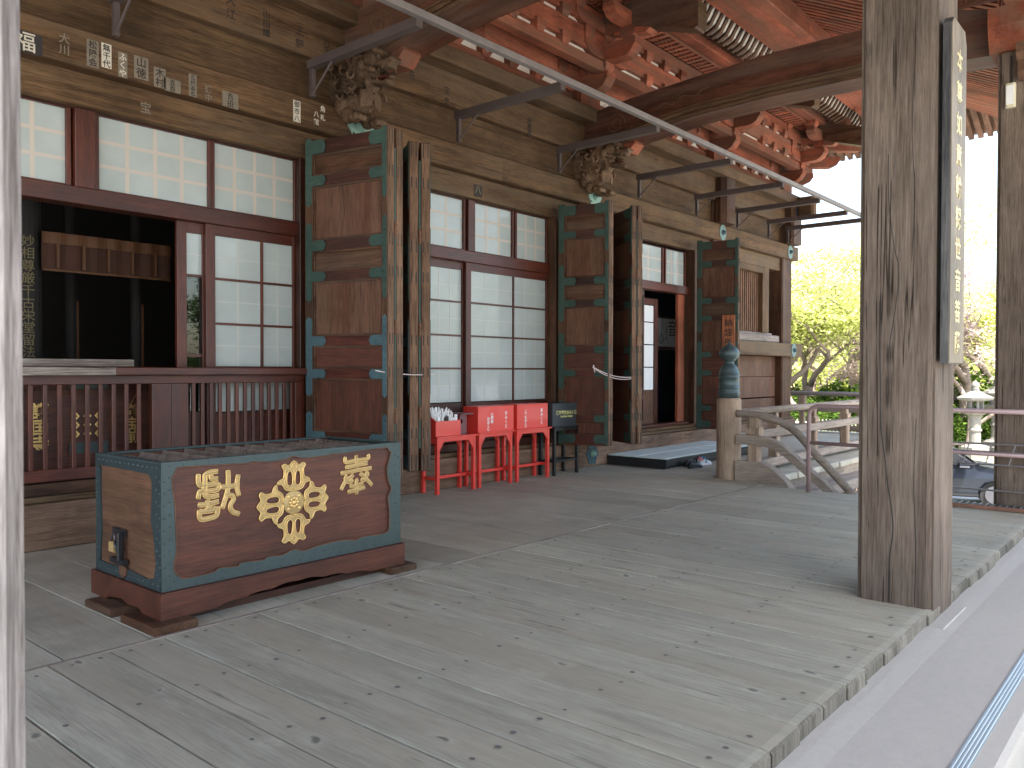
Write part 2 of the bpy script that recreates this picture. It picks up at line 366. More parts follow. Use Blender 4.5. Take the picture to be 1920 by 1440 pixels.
def flush_text():
    dg = bpy.context.evaluated_depsgraph_get()
    for t, cu, name, mat, parent, M in TEXTJOBS:
        me = bpy.data.meshes.new_from_object(t.evaluated_get(dg)); me.transform(M); me.materials.clear(); me.materials.append(MAT[mat])
        o = bpy.data.objects.new(name+'_', me); C.objects.link(o); bpy.data.objects.remove(t); bpy.data.curves.remove(cu); o.name = name; me.name = name
        if parent: o.parent = parent
def M_facing_minusY(x, y, z):    # sheet x -> world +X, sheet y -> world +Z, normal -> -Y
    return Matrix(((1, 0, 0, x), (0, 0, -1, y), (0, 1, 0, z), (0, 0, 0, 1)))
def M_facing_minusX(x, y, z):    # sheet x -> -Y, sheet y -> +Z, normal -> -X
    return Matrix(((0, 0, -1, x), (-1, 0, 0, y), (0, 1, 0, z), (0, 0, 0, 1)))
def sm_(P, n=4):
    Q = [P[0]]+P+[P[-1]]; out = []
    for i in range(1, len(Q)-2):
        p0, p1, p2, p3 = Q[i-1], Q[i], Q[i+1], Q[i+2]
        for j in range(n):
            t = j/n; out.append(tuple(.5*((2*p1[c])+(-p0[c]+p2[c])*t+(2*p0[c]-5*p1[c]+4*p2[c]-p3[c])*t*t+(-p0[c]+3*p1[c]-3*p2[c]+p3[c])*t**3) for c in (0, 1)))
    return out+[P[-1]]
FY = 7.33          # front face of the hall's long beams and sill

# ------------------------------------------------------------------ ground and distance
tag(MB().box(-150, 250, -150, 200, -3, -2.1).build('ground', 'courtyard_ground'), 'pale gravel ground of the temple precinct', kind='structure')
tag(MB().box(33, 200, -20, 120, -2.1, -1.75).build('garden_bed', 'soil'), 'raised garden soil below the trees', kind='structure')

# ------------------------------------------------------------------ deck
deck = empty('deck', (0, 0, 0), kind='structure'); tag(deck, 'weathered grey board deck of the temple porch')
def plank_mesh(w, y0, y1, th, jit, seed):
    r_ = random.Random(seed); m = MB(); g = .006; c = .001
    segs = [(y0, -.02), (y0+.012, -.004), (y0+.05, 0), ((y0+y1)/2, 0), (y1, 0)]
    vs = []
    for y, dz in segs:
        k = .6 if dz < -.01 else 1
        for x, z in ((-w/2+g, -th), (w/2-g, -th), (w/2-g, -c*2), (w/2-g-c*k, 0), (-w/2+g+c*k, 0), (-w/2+g, -c*2)):
            vs.append((x, y, z+(dz if z > -th else 0)))
    fs = []
    for i in range(len(segs)-1):
        for j in range(6): fs.append((i*6+j, i*6+(j+1) % 6, (i+1)*6+(j+1) % 6, (i+1)*6+j))
    fs += [(0, 1, 2, 3, 4, 5), tuple(reversed(range((len(segs)-1)*6, len(segs)*6)))]
    return m.add(vs, fs)
base = plank_mesh(.2985, 0, 3.145, .075, 0, 1).build('plank', 'deck_wood', deck)
base.data.materials.append(MAT['deck_end_wood'])
for p_ in base.data.polygons:
    if p_.center.y < .007 or (p_.center.y < .03 and p_.center.z < -.02): p_.material_index = 1
n = 0
for i in range(-6, 32):
    o = base if n == 0 else base.copy()
    if n: C.objects.link(o)
    o.location = (1.004+i*.2985-.14925, 1.292+rnd.uniform(-.012, .008), rnd.uniform(-.003, .0015)); n += 1
base2 = plank_mesh(.46, 0, 3.0, .06, 0, 2).build('plank', 'inner_deck_wood', deck)
for i in range(-4, 21):
    o = base2 if i == -4 else base2.copy()
    if i != -4: C.objects.link(o)
    o.location = (1.0+i*.46, 4.46, rnd.uniform(-.002, .001))
bx('edge_strip', 'grey_wood_x', deck, -2, 10.16, 4.437, 4.46, -.05, .004)
nail = MB()
for i in range(-6, 32):
    for yy in (1.42, 2.15, 2.9, 3.65, 4.34):
        for sx in (-.075, .07):
            if rnd.random() < .85:
                cx = 1.004+i*.2985-.149+sx+rnd.uniform(-.015, .015); cy = yy+rnd.uniform(-.03, .03)
                r0 = rnd.uniform(.009, .014)
                nail.add([(cx+r0*math.cos(a*math.pi/3), cy+r0*math.sin(a*math.pi/3)*1.2, .0032) for a in range(6)], [tuple(range(6))])
tag(nail.build('nail_head', 'rusty_nail', deck), kind='stuff')
bx('seam_shade_sheet', 'interior_dark', deck, -2.2, 10.13, 1.31, 7.33, -.079, -.0765)  # dark sheet added below the planks to stand for shade in the seams
# beams below the deck, veranda along the hall to the right of the porch
bx('joist_beam', 'grey_wood_x', deck, -2, 10.14, 1.36, 1.5, -.3, -.08)
bx('joist_beam', 'grey_wood_y', deck, 10.02, 10.14, 1.51, 7.2, -.35, -.08)
ver = empty('veranda', (0, 0, 0), kind='structure'); tag(ver, 'board veranda running along the hall beyond the porch')
vp = plank_mesh(.46, 0, 2.8, .09, 0, 3).build('plank', 'inner_deck_wood', ver)
for i in range(23):
    o = vp if i == 0 else vp.copy()
    if i: C.objects.link(o)
    o.location = (10.36+i*.46+(0.03), 4.61+rnd.uniform(-.01, .01), rnd.uniform(-.004, .001))
bx('edge_beam', 'rail_wood_x', ver, 10.3, 20.6, 4.78, 4.98, -.33, -.095)
bx('fascia_board', 'brown_wood_x', ver, 10.3, 20.6, 5.3, 5.34, -2.1, -.34)
for i in range(17): bx('fascia_post', 'rail_wood_z', ver, 10.6+i*.6, 10.68+i*.6, 5.22, 5.295, -2.1, -.34)
# side veranda round the corner
bx('side_floor', 'inner_deck_wood', ver, 18.8, 20.6, 7.34, 14, -.09, 0)
# carpeted step and nosing in front of the deck
steps = empty('steps', (0, 0, 0), kind='structure'); tag(steps, 'carpeted steps in front of the deck')
prof = [(1.31, -.0765), (1.24, -.080), (1.15, -.090), (1.0, -.092), (.72, -.092), (.63, -.098), (.605, -.115), (.6, -.14), (.6, -.27), (-.05, -.275), (-.09, -.3), (-.1, -.45), (-.75, -.46), (-.8, -.62), (-.8, -1.1), (1.31, -1.1)]
MB().prism(prof, 'x', -3, 14).build('carpet_runner', 'carpet', steps)
ns = MB()
for k in range(4): ns.cbox(-3, 14, .705+k*.0155, .705+k*.0155+.012, -.0915, -.086, .002)
ns.build('nosing_strip', 'aluminium', steps)
MB().box(-3, 14, .70, .769, -.0918, -.0885).build('nosing_base', 'rubber', steps)
MB().cbox(5.5, 6.12, 1.2, 1.286, -.094, -.078, .007).build('carpet_fold', 'carpet', steps)
stf = MB()
for k in range(1, 6): stf.box(-3, 14, -.8-.4*k, -.8-.4*(k-1), -2.1, -.62-.28*k)
stf.build('lower_step', 'granite', steps)

# ------------------------------------------------------------------ hall: posts, sills, beams
hall = empty('temple_hall', (0, 0, 0)); tag(hall, 'dark timber temple hall behind the porch with long horizontal beams', 'temple hall')
P_X = [5.98, 10.58, 15.05, 18.5]
def H(name, mat, *a, c=.008): return bx(name, mat, hall, *a, c=c)
H('sill_beam', 'sill_wood', -3, 18.9, FY, FY+.09, .003, .385)
H('sill_beam', 'old_wood_x', -3, 18.9, FY+.05, FY+.3, .388, .44)
H('lower_board', 'dark_wood_x', 5.3, 18.9, FY+.1, FY+.25, 0, .386, c=0)
for x in P_X+[.35]:
    H('wall_post', 'brown_wood_z', x-.27, x+.27, FY+.055, FY+.6, .44, 4.9, c=.03)
# beam pieces are split at the posts
for (a, b) in ((-3, 8.4), (8.402, 19.0)):
    H('tie_beam', 'old_wood_x', a, b, FY, FY+.42, 4.09, 4.41, c=.015)
H('head_beam', 'old_wood_x', -3, 18.5, FY+.13, FY+.5, 3.80, 4.085, c=.006)
for a, b in ((-3, 6), (6.003, 10.6), (10.603, 19.0)):
    H('wall_board', 'wall_wood_x', a, b, FY+.12, FY+.3, 4.412, 4.86, c=0)
    H('frieze_board', 'old_wood_x', a, b, FY+.02, FY+.3, 4.862, 5.29, c=.006)
for a, b in ((-3, 8.4), (8.403, 18.95)):
    H('plate_beam', 'old_wood_x', a, b, 7.12, 7.9, 5.293, 5.5, c=.01)
# lower beam piece right of the last door, with lattice window
H('tie_beam', 'old_wood_x', 14.9, 19.02, 7.23, 7.33+.2, 1.84, 2.135, c=.012)
H('window_sill', 'grey_wood_x', 15.4, 17.9, 7.33, 7.6, 2.137, 2.3, c=.02)
H('window_sill', 'grey_wood_x', 15.4, 17.9, 7.5, 7.66, 2.3, 2.36, c=.01)
for z in (.44, .92, 1.38): H('wall_board', 'panel_wood', 15.2, 18.4, 7.55, 7.7, z+.003, z+.455, c=.004)
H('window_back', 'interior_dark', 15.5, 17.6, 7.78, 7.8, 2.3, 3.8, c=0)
H('window_frame', 'old_wood_z', 17.28, 17.62, 7.45, 7.75, 2.36, 3.8, c=.01)
H('window_frame', 'old_wood_z', 15.3, 15.52, 7.45, 7.75, 2.36, 3.8, c=.01)
H('window_frame', 'old_wood_x', 15.52, 17.28, 7.45, 7.75, 3.66, 3.8, c=.01)
lat = MB().cbox(-.028, .028, 7.56, 7.62, 2.36, 3.66, .006).build('slat', 'aged_orange_z', hall)
for i in range(17):
    o = lat if i == 0 else lat.copy()
    if i: C.objects.link(o)
    o.location = (15.6+i*.104, 0, 0)
# far corner: round wind-worn post nose and upper post above the beam
H('upper_post', 'brown_wood_z', 14.78, 15.32, 7.15, 7.44, 4.412, 5.29, c=.09)
H('upper_post', 'brown_wood_z', 18.23, 18.77, 7.15, 7.44, 4.412, 5.29, c=.05)
# side wall of the hall
H('side_wall', 'brown_wood_y', 18.6, 18.75, 7.95, 20, .44, 5.3, c=0)
H('side_sill', 'rail_wood_y', 18.7, 18.95, 7.8, 20, 0, .4, c=0)
H('beam_nose', 'old_wood_y', 18.35, 18.62, 6.75, 7.12, 5.0, 5.45, c=.05)
# interior shell
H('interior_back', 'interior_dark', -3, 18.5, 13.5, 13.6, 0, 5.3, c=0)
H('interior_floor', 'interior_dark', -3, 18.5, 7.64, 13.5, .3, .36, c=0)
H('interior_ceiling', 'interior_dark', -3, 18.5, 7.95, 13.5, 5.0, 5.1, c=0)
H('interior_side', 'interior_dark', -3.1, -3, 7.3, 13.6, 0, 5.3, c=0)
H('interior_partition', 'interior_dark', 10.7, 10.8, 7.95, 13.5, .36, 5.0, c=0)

# jambs beside each door bay (measured on the wall)
K3 = 1.0411
def sx(x): return x*K3
def sz(z): return 1.5+(z-1.5)*K3
YS = 7.6
for a, b in ((5.315, 5.705), (6.26, 6.6), (9.72, 10.3), (10.86, 11.2), (14.08, 14.75)):
    H('door_jamb', 'brown_wood_z', a, b, FY+.09, YS+.12, .44, 3.80, c=.01)
H('door_jamb', 'dark_wood_z', 5.25, 5.313, FY+.16, YS+.1, .44, 3.80, c=.004)
for a, b in ((-3, 5.25), (6.6, 9.72), (11.2, 14.08)):
    H('lintel_rail', 'red_wood_x', a, b, YS-.06, YS+.12, sz(2.9), sz(3.045), c=.006)
    H('top_rail', 'dark_wood_x', a, b, YS-.05, YS+.12, sz(3.7), 3.798, c=0)
    H('floor_track', 'red_wood_x', a, b, YS-.09, YS+.12, .44, .54, c=.006)

# ------------------------------------------------------------------ shoji transoms and screens
tr_n = 0
def transom(x0, x1, nv, label, z0=3.06, z1=3.69, nh=2):
    X0, X1, Z0, Z1 = sx(x0), sx(x1), sz(z0), sz(z1); L0 = (X0, YS, Z0)
    t = empty('transom_window', L0, label=label, cat='window', group='white paper transoms above the doorways')
    fwid = .04
    for a, b, c_, d in ((X0-fwid, X0, Z0-fwid, Z1+.008), (X1, X1+fwid, Z0-fwid, Z1+.008)): bx('stile', 'red_wood_z', t, a, b, YS-.03, YS+.03, c_, d, off=L0, c=.004)
    bx('rail', 'red_wood_x', t, X0, X1, YS-.03, YS+.03, Z0-fwid, Z0, off=L0); bx('rail', 'red_wood_x', t, X0, X1, YS-.03, YS+.03, Z1, Z1+.007, off=L0)
    bx('pane', 'shoji_paper', t, X0, X1, YS+.004, YS+.012, Z0, Z1, off=L0)
    k = MB()
    for i in range(1, nv): x = X0+(X1-X0)*i/nv; k.box(x-.019, x+.019, YS+.0028, YS+.0038, Z0, Z1)
    for i in range(1, nh+1): z = Z0+(Z1-Z0)*i/(nh+1); k.box(X0, X1, YS+.0022, YS+.0027, z-.016, z+.016)
    k.build('lattice', 'kumiko', t, off=L0); return t
transom(1.78, 2.79, 4, 'leftmost white transom, above the dark opening beside the near grey pillar')
bx('window_mullion', 'red_wood_z', hall, sx(2.845), sx(3.01), YS-.07, YS+.1, sz(3.045), sz(3.7), c=.006)
transom(3.055, 4.065, 4, 'widest white transom with twelve lattice squares above the dark opening')
transom(4.13, 5.028, 4, 'white transom just left of the nearest tall folding door')
transom(6.42, 7.58, 4, 'white transom directly right of the nearest pair of open doors')
bx('window_mullion', 'red_wood_z', hall, sx(7.63), sx(7.76), YS-.07, YS+.1, sz(3.045), sz(3.7), c=.006)
transom(7.795, 8.545, 3, 'middle white transom above the red fortune boxes')
transom(8.648, 9.306, 3, 'white transom at the right end above the red fortune boxes')
transom(11.3, 12.614, 3, 'white transom above the left half of the far dark doorway', z0=3.05, z1=3.66)
transom(12.744, 13.42, 3, 'farthest white transom, above the right half of the far dark doorway', z0=3.05, z1=3.66)
def screen(x0, x1, cols, rows, label, y=YS, kum=2, base=True, sw=.1, clear=None, stiles=(1, 1)):
    X0, X1 = sx(x0), sx(x1); L0 = (X0, y, .54)
    t = empty('shoji_screen', L0, label=label, cat='sliding screen', group='sliding paper screens in the hall doorways')
    zt = sz(2.9)
    if stiles[0]: bx('stile', 'red_wood_z', t, X0, X0+sw, y-.022, y+.022, .542, zt, off=L0, c=.004)
    if stiles[1]: bx('stile', 'red_wood_z', t, X1-.03, X1, y-.022, y+.022, .542, zt, off=L0, c=.003)
    a = X0+(sw if stiles[0] else 0); b = X1-(.03 if stiles[1] else 0)
    bx('rail', 'red_wood_x', t, a, b, y-.02, y+.02, sz(rows[0]), zt, off=L0)
    bx('rail', 'red_wood_x', t, a, b, y-.02, y+.02, sz(rows[-1])-.07, sz(rows[-1]), off=L0)
    bx('lower_panel', 'red_wood_x', t, a, b, y-.008, y+.008, .62, sz(rows[-1])-.07, off=L0)
    bx('rail', 'red_wood_x', t, a, b, y-.02, y+.02, .542, .62, off=L0)
    xs = [a]+[sx(c) for c in cols]+[b]; zs = [sz(z) for z in rows]
    for c in xs[1:-1]: bx('glazing_bar', 'red_wood_z', t, c-.013, c+.013, y-.018, y+.012, zs[-1], zs[0], off=L0)
    for j in range(len(zs)-1):
        for i in range(len(xs)-1):
            g0 = xs[i]+(.013 if i else 0); g1 = xs[i+1]-(.013 if i < len(xs)-2 else 0)
            mt = 'clear_glass' if clear and j in clear else 'shoji_paper'
            bx('pane', mt, t, g0, g1, y+.002, y+.008, zs[j+1]+.012, zs[j]-(.012 if j else 0), off=L0)
            if mt == 'shoji_paper':
                k = MB()
                for q in range(1, kum+1): x = g0+(g1-g0)*q/(kum+1); k.box(x-.011, x+.011, y+.0008, y+.0018, zs[j+1]+.012, zs[j]-.012)
                zz = (zs[j]+zs[j+1])/2; k.box(g0, g1, y+.0003, y+.0007, zz-.006, zz+.006)
                k.build('lattice', 'kumiko_faint', t, off=L0)
        if j: bx('glazing_bar', 'red_wood_x', t, a, b, y-.017, y+.011, zs[j]-.012, zs[j]+.012, off=L0)
    return t
ROWS = [2.80, 2.385, 1.952, 1.529, 1.085]
screen(3.775, 4.06, [], [2.80, 2.40, 1.64, 1.1], 'narrow screen with one clear glass pane at the right edge of the dark opening', y=YS+.05, kum=0, clear=(1, 2))
screen(4.04, 5.04, [4.65], ROWS, 'white paper screen behind the low balustrade left of the nearest folding door', kum=1)
screen(6.42, 7.64, [7.0], ROWS, 'white paper screen behind the small open box, partly hidden by the door edges', y=YS+.05, kum=2)
screen(7.635, 9.34, [8.59], ROWS, 'wide white paper screen with eight panes behind the red fortune boxes', kum=2)
# third doorway: left sliding screen pushed aside, red stiles right
screen(10.9, 12.1, [11.5], ROWS, 'sliding screen half hidden behind the far door pair at the dark doorway', y=YS+.05, kum=1)
bx('door_stile', 'orange_wood_z', hall, sx(13.26), sx(13.50), YS+.02, YS+.08, .54, sz(2.9), c=.004)
bx('door_sill', 'old_wood_x', hall, 11.2, 14.08, FY+.02, YS-.1, .445, .50, c=.01)

# inside the far doorway: lattice door seen edge-on, navy cloth, poster
idr = empty('inner_lattice_door', (12.75, 7.9, .36), label='inner red framed lattice door with pale panes just inside the far doorway', cat='door')
off = (12.75, 7.9, .36)
for z0, z1 in ((1.15, 1.56), (1.58, 1.98), (2.0, 2.4), (2.42, 2.72)): bx('pane', 'white_paper', idr, 13.02, 13.37, 7.9, 7.91, z0, z1, off=off)
bx('stile', 'red_wood_z', idr, 13.375, 13.50, 7.88, 7.92, .37, 2.85, off=off); bx('rail', 'red_wood_x', idr, 12.9, 13.372, 7.88, 7.92, 2.73, 2.85, off=off)
bx('lower_panel', 'box_side_wood', idr, 12.9, 13.372, 7.89, 7.915, .37, 1.14, off=off)
curt = empty('navy_partition', (13.8, 8.6, .36), label='dark navy partition carrying a calligraphy poster inside the far doorway', cat='partition')
bx('cloth_panel', 'navy_cloth', curt, 14.45, 17.2, 8.6, 8.64, .37, 3.1, off=(13.8, 8.6, .36))
po = empty('poster', (15.07, 8.59, 1.95), label='pale poster with brush calligraphy hung in the far dark doorway', cat='poster')
offp = (15.07, 8.59, 1.95)

# ------------------------------------------------------------------ folding doors
def folding_door(hx, hy, dirang, L, thick, label, side, detail=True):
    # local frame: +X along the leaf from the hinge to its free end, +Y away from the side the camera sees
    t = empty('folding_door', (hx, hy, .41), dirang, label, 'folding door', 'open folding doors of the hall')
    Z = lambda z: 1.5+(z-1.5)*1.0324-.41
    H_ = Z(3.88)
    leaf_t = thick*.45; sw = .105
    rails = [(3.71, 3.85), (3.385, 3.49), (2.72, 2.83), (2.41, 2.51), (1.75, 1.85), (1.42, 1.515), (.78, .875), (.445, .60)]
    rails = [(Z(a), Z(b)) for a, b in rails]
    for lf in (0, 1):
        y0 = 0 if lf == 0 else thick-leaf_t; y1 = y0+leaf_t
        bx('stile', 'brown_wood_z', t, 0, sw, y0, y1, 0, H_, c=.006)
        bx('stile', 'brown_wood_z', t, L-sw*.62, L, y0, y1, 0, H_, c=.006)
        for ri, (a, b) in enumerate(rails): bx('rail', 'dark_wood_x' if ri < 4 else 'red_wood_x', t, sw, L-sw*.62, y0+.008, y1-.008, a, b)
        bx('worn_edge', 'worn_wood', t, L+.0005, L+.004, y0+.008, y1-.008, .01, H_-.01)
        for j in range(len(rails)-1):
            a, b = rails[j+1][1], rails[j][0]
            if lf == 1 and not detail: continue
            fr = MB(); x0, x1 = sw, L-sw*.62; e = .022
            for q0, q1, q2, q3 in ((x0, x1, b-e, b), (x0, x1, a, a+e), (x0, x0+e, a+e, b-e), (x1-e, x1, a+e, b-e)): fr.box(q0, q1, y0+.016, y1-.016, q2, q3)
            fr.build('panel_moulding', 'brown_wood_x', t)
            bx('panel', 'box_wood' if j == 4 else 'box_panel' if j > 4 else 'panel_wood' if j in (1, 3) else 'brown_wood_x', t, x0+e, x1-e, y0+.03, y1-.03, a+e, b-e)
    # green bronze fittings on the visible leaf, both sides of the pair
    def strap(x0, x1, z0, z1, mat, tongues, right, y, sgn):
        pts = []
        if not right:
            zz = sorted(tongues); cur = [(x0, z0+.03), ((x0+x1)/2, z0), (x1, z0+.03)]
            for a, b in zz:
                tl = .20; m_ = (a+b)/2; hh = (b-a)/2
                cur += [(x1, a), (x1+tl-.06, a)]+[(x1+tl-.055+.05*math.cos(R(q))*(1-.16*abs(math.sin(R(q*3)))), m_+hh*math.sin(R(q))) for q in range(-80, 81, 16)]+[(x1+tl-.06, b), (x1, b)]
            cur += [(x1, z1-.03), ((x0+x1)/2, z1), (x0, z1-.03)]
        else:
            zz = sorted(tongues, reverse=True); cur = [(x1, z1-.03), ((x0+x1)/2, z1), (x0, z1-.03)]
            for a, b in zz:
                tl = .18; m_ = (a+b)/2; hh = (b-a)/2
                cur += [(x0, b), (x0-tl+.06, b)]+[(x0-tl+.055-.05*math.cos(R(q))*(1-.16*abs(math.sin(R(q*3)))), m_-hh*math.sin(R(q))) for q in range(-80, 81, 16)]+[(x0-tl+.06, a), (x0, a)]
            cur += [(x0, z0+.03), ((x0+x1)/2, z0), (x1, z0+.03)]
        M = Matrix(((1, 0, 0, 0), (0, 0, -sgn, y), (0, 1, 0, 0), (0, 0, 0, 1)))
        s_ = plate('metal_fitting', mat, t, cur, [], .005, M)
        rv = MB(); zr = z0+.06
        while zr < z1-.03:
            for xr in (x0+.02, x1-.02):
                rv.add([(xr-.006, y-sgn*.0025, zr-.006), (xr+.006, y-sgn*.0025, zr-.006), (xr+.006, y-sgn*.0025, zr+.006), (xr-.006, y-sgn*.0025, zr+.006), (xr, y-sgn*.009, zr)], [(0, 1, 4), (1, 2, 4), (2, 3, 4), (3, 0, 4)])
            zr += .055
        for a, b in tongues:
            for k in range(4):
                xr = (x1+.02+k*.042) if not right else (x0-.02-k*.038)
                for zr in (a+.02, b-.02):
                    rv.add([(xr-.006, y-sgn*.0025, zr-.006), (xr+.006, y-sgn*.0025, zr-.006), (xr+.006, y-sgn*.0025, zr+.006), (xr-.006, y-sgn*.0025, zr+.006), (xr, y-sgn*.009, zr)], [(0, 1, 4), (1, 2, 4), (2, 3, 4), (3, 0, 4)])
        rv.build('rivet', mat, s_)
    segs = [(3.18, 3.885, [rails[0], rails[1]], 'patina'), (2.2, 3.02, [rails[2], rails[3]], 'patina'), (1.23, 2.05, [rails[4], rails[5]], 'patina' if hx > 9 else 'blue_patina'), (.445, 1.08, [rails[6], rails[7]], 'patina' if hx > 9 else 'blue_patina')]
    for y, sgn in ((-.003, 1), (thick+.003, -1)):
        if sgn == -1 and not detail: continue
        for a, b, tg, mt in segs:
            tg = [(max(u, Z(a)+.032), min(v, Z(b)-.032)) for u, v in tg]
            strap(.012, sw-.006, Z(a), Z(b), mt, tg, False, y, sgn); strap(L-sw*.56, L-.006, Z(a), Z(b), mt, tg, True, y, sgn)
    # free end: patinated strip in the gap, rusty hooks, mortise slots
    bx('edge_strip', 'patina', t, L-.02, L+.002, thick*.46, thick*.54, .25, H_-.2)
    for z in (.55, 1.45, 2.45): MB().lathe([(.006, 0), (.014, .02), (.018, .06), (.01, .09), (.018, .12), (.006, .16)], (L+.008, thick*.5, z), 8).build('hook', 'rust', t)
    sl_ = MB()
    for a, b in rails:
        for fx in (.12, .33, .67, .88): sl_.box(L+.001, L+.0055, thick*fx-.006, thick*fx+.006, a+.01, b+.02)
    sl_.build('mortise_slot', 'black_ink', t)
    return t
def ang(a): return R(-(180-a)) if False else math.atan2(-math.sin(R(a)), -math.cos(R(a)))
# doors hung at right jambs lean outward and to the right: visible face towards -X. local +Y must point to +X
folding_door(5.20, FY, ang(101), 1.10, .26, 'nearest tall folding door with green and blue metal fittings beside the offering box', 1)
folding_door(9.66, FY, ang(103), .80, .17, 'folding door with green metal fittings behind the black fortune box', 1)
d3 = folding_door(13.99, FY, ang(99), .785, .09, 'farthest folding door with the red wooden sign hung on it', 1)
def folding_door_b(hx, hy, ex, ey, thick, label):
    v = Vector((ex-hx, ey-hy)); a = math.atan2(v.y, v.x)
    nrm = Vector((-math.sin(a), math.cos(a)))*thick/2      # local +Y
    return folding_door(hx-nrm.x, hy-nrm.y, a, v.length, thick, label, -1)
folding_door_b(6.47, FY, 6.05, 6.46, .24, 'dark folding door seen edge on, left of the small red table')
folding_door_b(10.92, FY, 10.44, 6.45, .18, 'far folding door seen edge on, left of the dark doorway with the poster')

# ------------------------------------------------------------------ medallions on the beams
def medallion(x, y, z, s, label, face='-y', mat='pale_patina', round_=False):
    t = empty('nail_cover', (x, y, z), 0, label, 'nail cover', 'bronze nail covers on the beams')
    if face == '-x': t.rotation_euler = (0, 0, R(-90))
    pts = []
    for i in range(48):
        a = 2*math.pi*i/48
        r = s*(1+.10*math.cos(6*a)) if not round_ else s
        pts.append((r*math.cos(a)*(1.0 if not round_ else 1), r*math.sin(a)*1.12))
    plate('cover_plate', mat, t, pts, [], .012, Matrix(((1, 0, 0, 0), (0, 0, -1, -.007), (0, 1, 0, 0), (0, 0, 0, 1))))
    MB().lathe([(s*.36, 0), (s*.34, -.015), (s*.27, -.022), (s*.25, -.045), (s*.16, -.062), (s*.01, -.07)], (0, -.013, 0), 20, 'y').build('boss', 'pale_patina' if not round_ else 'blue_patina', t, smooth=True)
    h = MB()
    if not round_:
        for qx in (-1, 1):
            for qz in (-1, 1): h.lathe([(s*.09, 0), (s*.09, -.003)], (qx*s*.62, -.0135, qz*s*.55), 8, 'y')
        h.build('heart_hole', 'black_ink', t)
    return t
medallion(5.95, FY, 4.26, .17, 'large pale green nail cover below the nearest carved lion')
medallion(10.6, FY, 4.235, .16, 'pale green nail cover below the second carved lion')
medallion(15.05, FY, 4.25, .14, 'round blue green nail cover on the upper beam above the farthest folding door', round_=True, mat='mid_patina')
medallion(18.5, FY, 4.25, .14, 'round nail cover at the right end of the upper beam', round_=True, mat='mid_patina')
medallion(18.5, 7.23, 1.985, .14, 'round blue green nail cover at the end of the lower beam', round_=True, mat='mid_patina')
medallion(10.55, FY, .2, .15, 'blue green nail cover on the sill at floor level by the black table', mat='blue_patina')

# ------------------------------------------------------------------ rainbow beams, lions
def rainbow(x0, label):
    x1 = x0+.46
    t = empty('rainbow_beam', (x0+.23, 4.4, 5), 0, label, 'beam', 'curved porch beams tying hall to pillars')
    off = (x0+.23, 4.4, 5)
    top = [(7.4, 5.42), (7.25, 5.43), (6.9, 5.50), (5.5, 5.60), (4.4, 5.66), (3.2, 5.66), (2.2, 5.6), (1.78, 5.5)]
    bot = [(1.78, 5.0), (2.2, 5.02), (3.2, 5.08), (4.4, 5.09), (5.5, 5.06), (6.4, 4.96), (7.0, 4.85), (7.25, 4.87), (7.38, 4.98), (7.42, 5.2)]
    MB().prism(top+bot, 'x', x0, x1).build('beam_body', 'beam_wood_y', t, off=off)
    # stepped mouldings along the lower edge
    for k, (dx, z0, z1) in enumerate(((.03, .02, .05), (.05, .075, .12), (.03, .14, .16))):
        for sgn, xx in ((-1, x0), (1, x1)):
            a = []; b = []
            for (y, z) in bot[1:7]: a.append((y, z+z0)); b.append((y, z+z1))
            MB().prism(a+b[::-1], 'x', xx, xx+sgn*dx*.45).build('moulding', 'old_wood_y', t, off=off)
    # carved cloud scrolls near the hall end
    for cx, cz, r0 in ((6.78, 5.2, .17), (5.75, 5.38, .09)):
        pts = [(x0-.004, cx-(r0*(1-i/40))*math.cos(i*.33), cz+(r0*(1-i/40))*math.sin(i*.33)) for i in range(36)]
        MB().tube(pts, .007, 5).build('carved_scroll', 'old_wood_y', t, off=off)
    MB().tube([(x0-.003, 7.15-.09*i, 5.03+.025*math.sin(i*1.3)) for i in range(9)], .006, 5).build('carved_scroll', 'old_wood_y', t, off=off)
    MB().tube([(x0-.003, 6.05-.1*i, 5.30+.035*math.sin(i*1.9)+.012*i) for i in range(9)], .006, 5).build('carved_scroll', 'old_wood_y', t, off=off)
    # wedge bracket over the lion
    MB().prism([(7.33, 4.97), (7.33, 4.86), (6.95, 4.84), (6.85, 4.80), (6.62, 4.78), (6.5, 4.90), (6.52, 4.95)], 'x', x0+.1, x1-.1).build('bracket_arm', 'orange_wood_y', t, off=off)
    # bird spikes
    sp = MB()
    for i in range(190):
        y = 7.05-i*.027
        z = 5.46+.045*(7.05-y) if y > 5.5 else (5.6+.033*(5.5-y) if y > 3.9 else 5.655)
        sp.box(x0+.012, x0+.016, y, y+.004, z, z+.085)
    tag(sp.build('bird_spike', 'spike_metal', t, off=off), kind='stuff')
    return t
rainbow(5.75, 'nearest curved brown beam running out over the first carved lion')
rainbow(10.35, 'long curved brown beam with bird spikes reaching the near grey pillar')

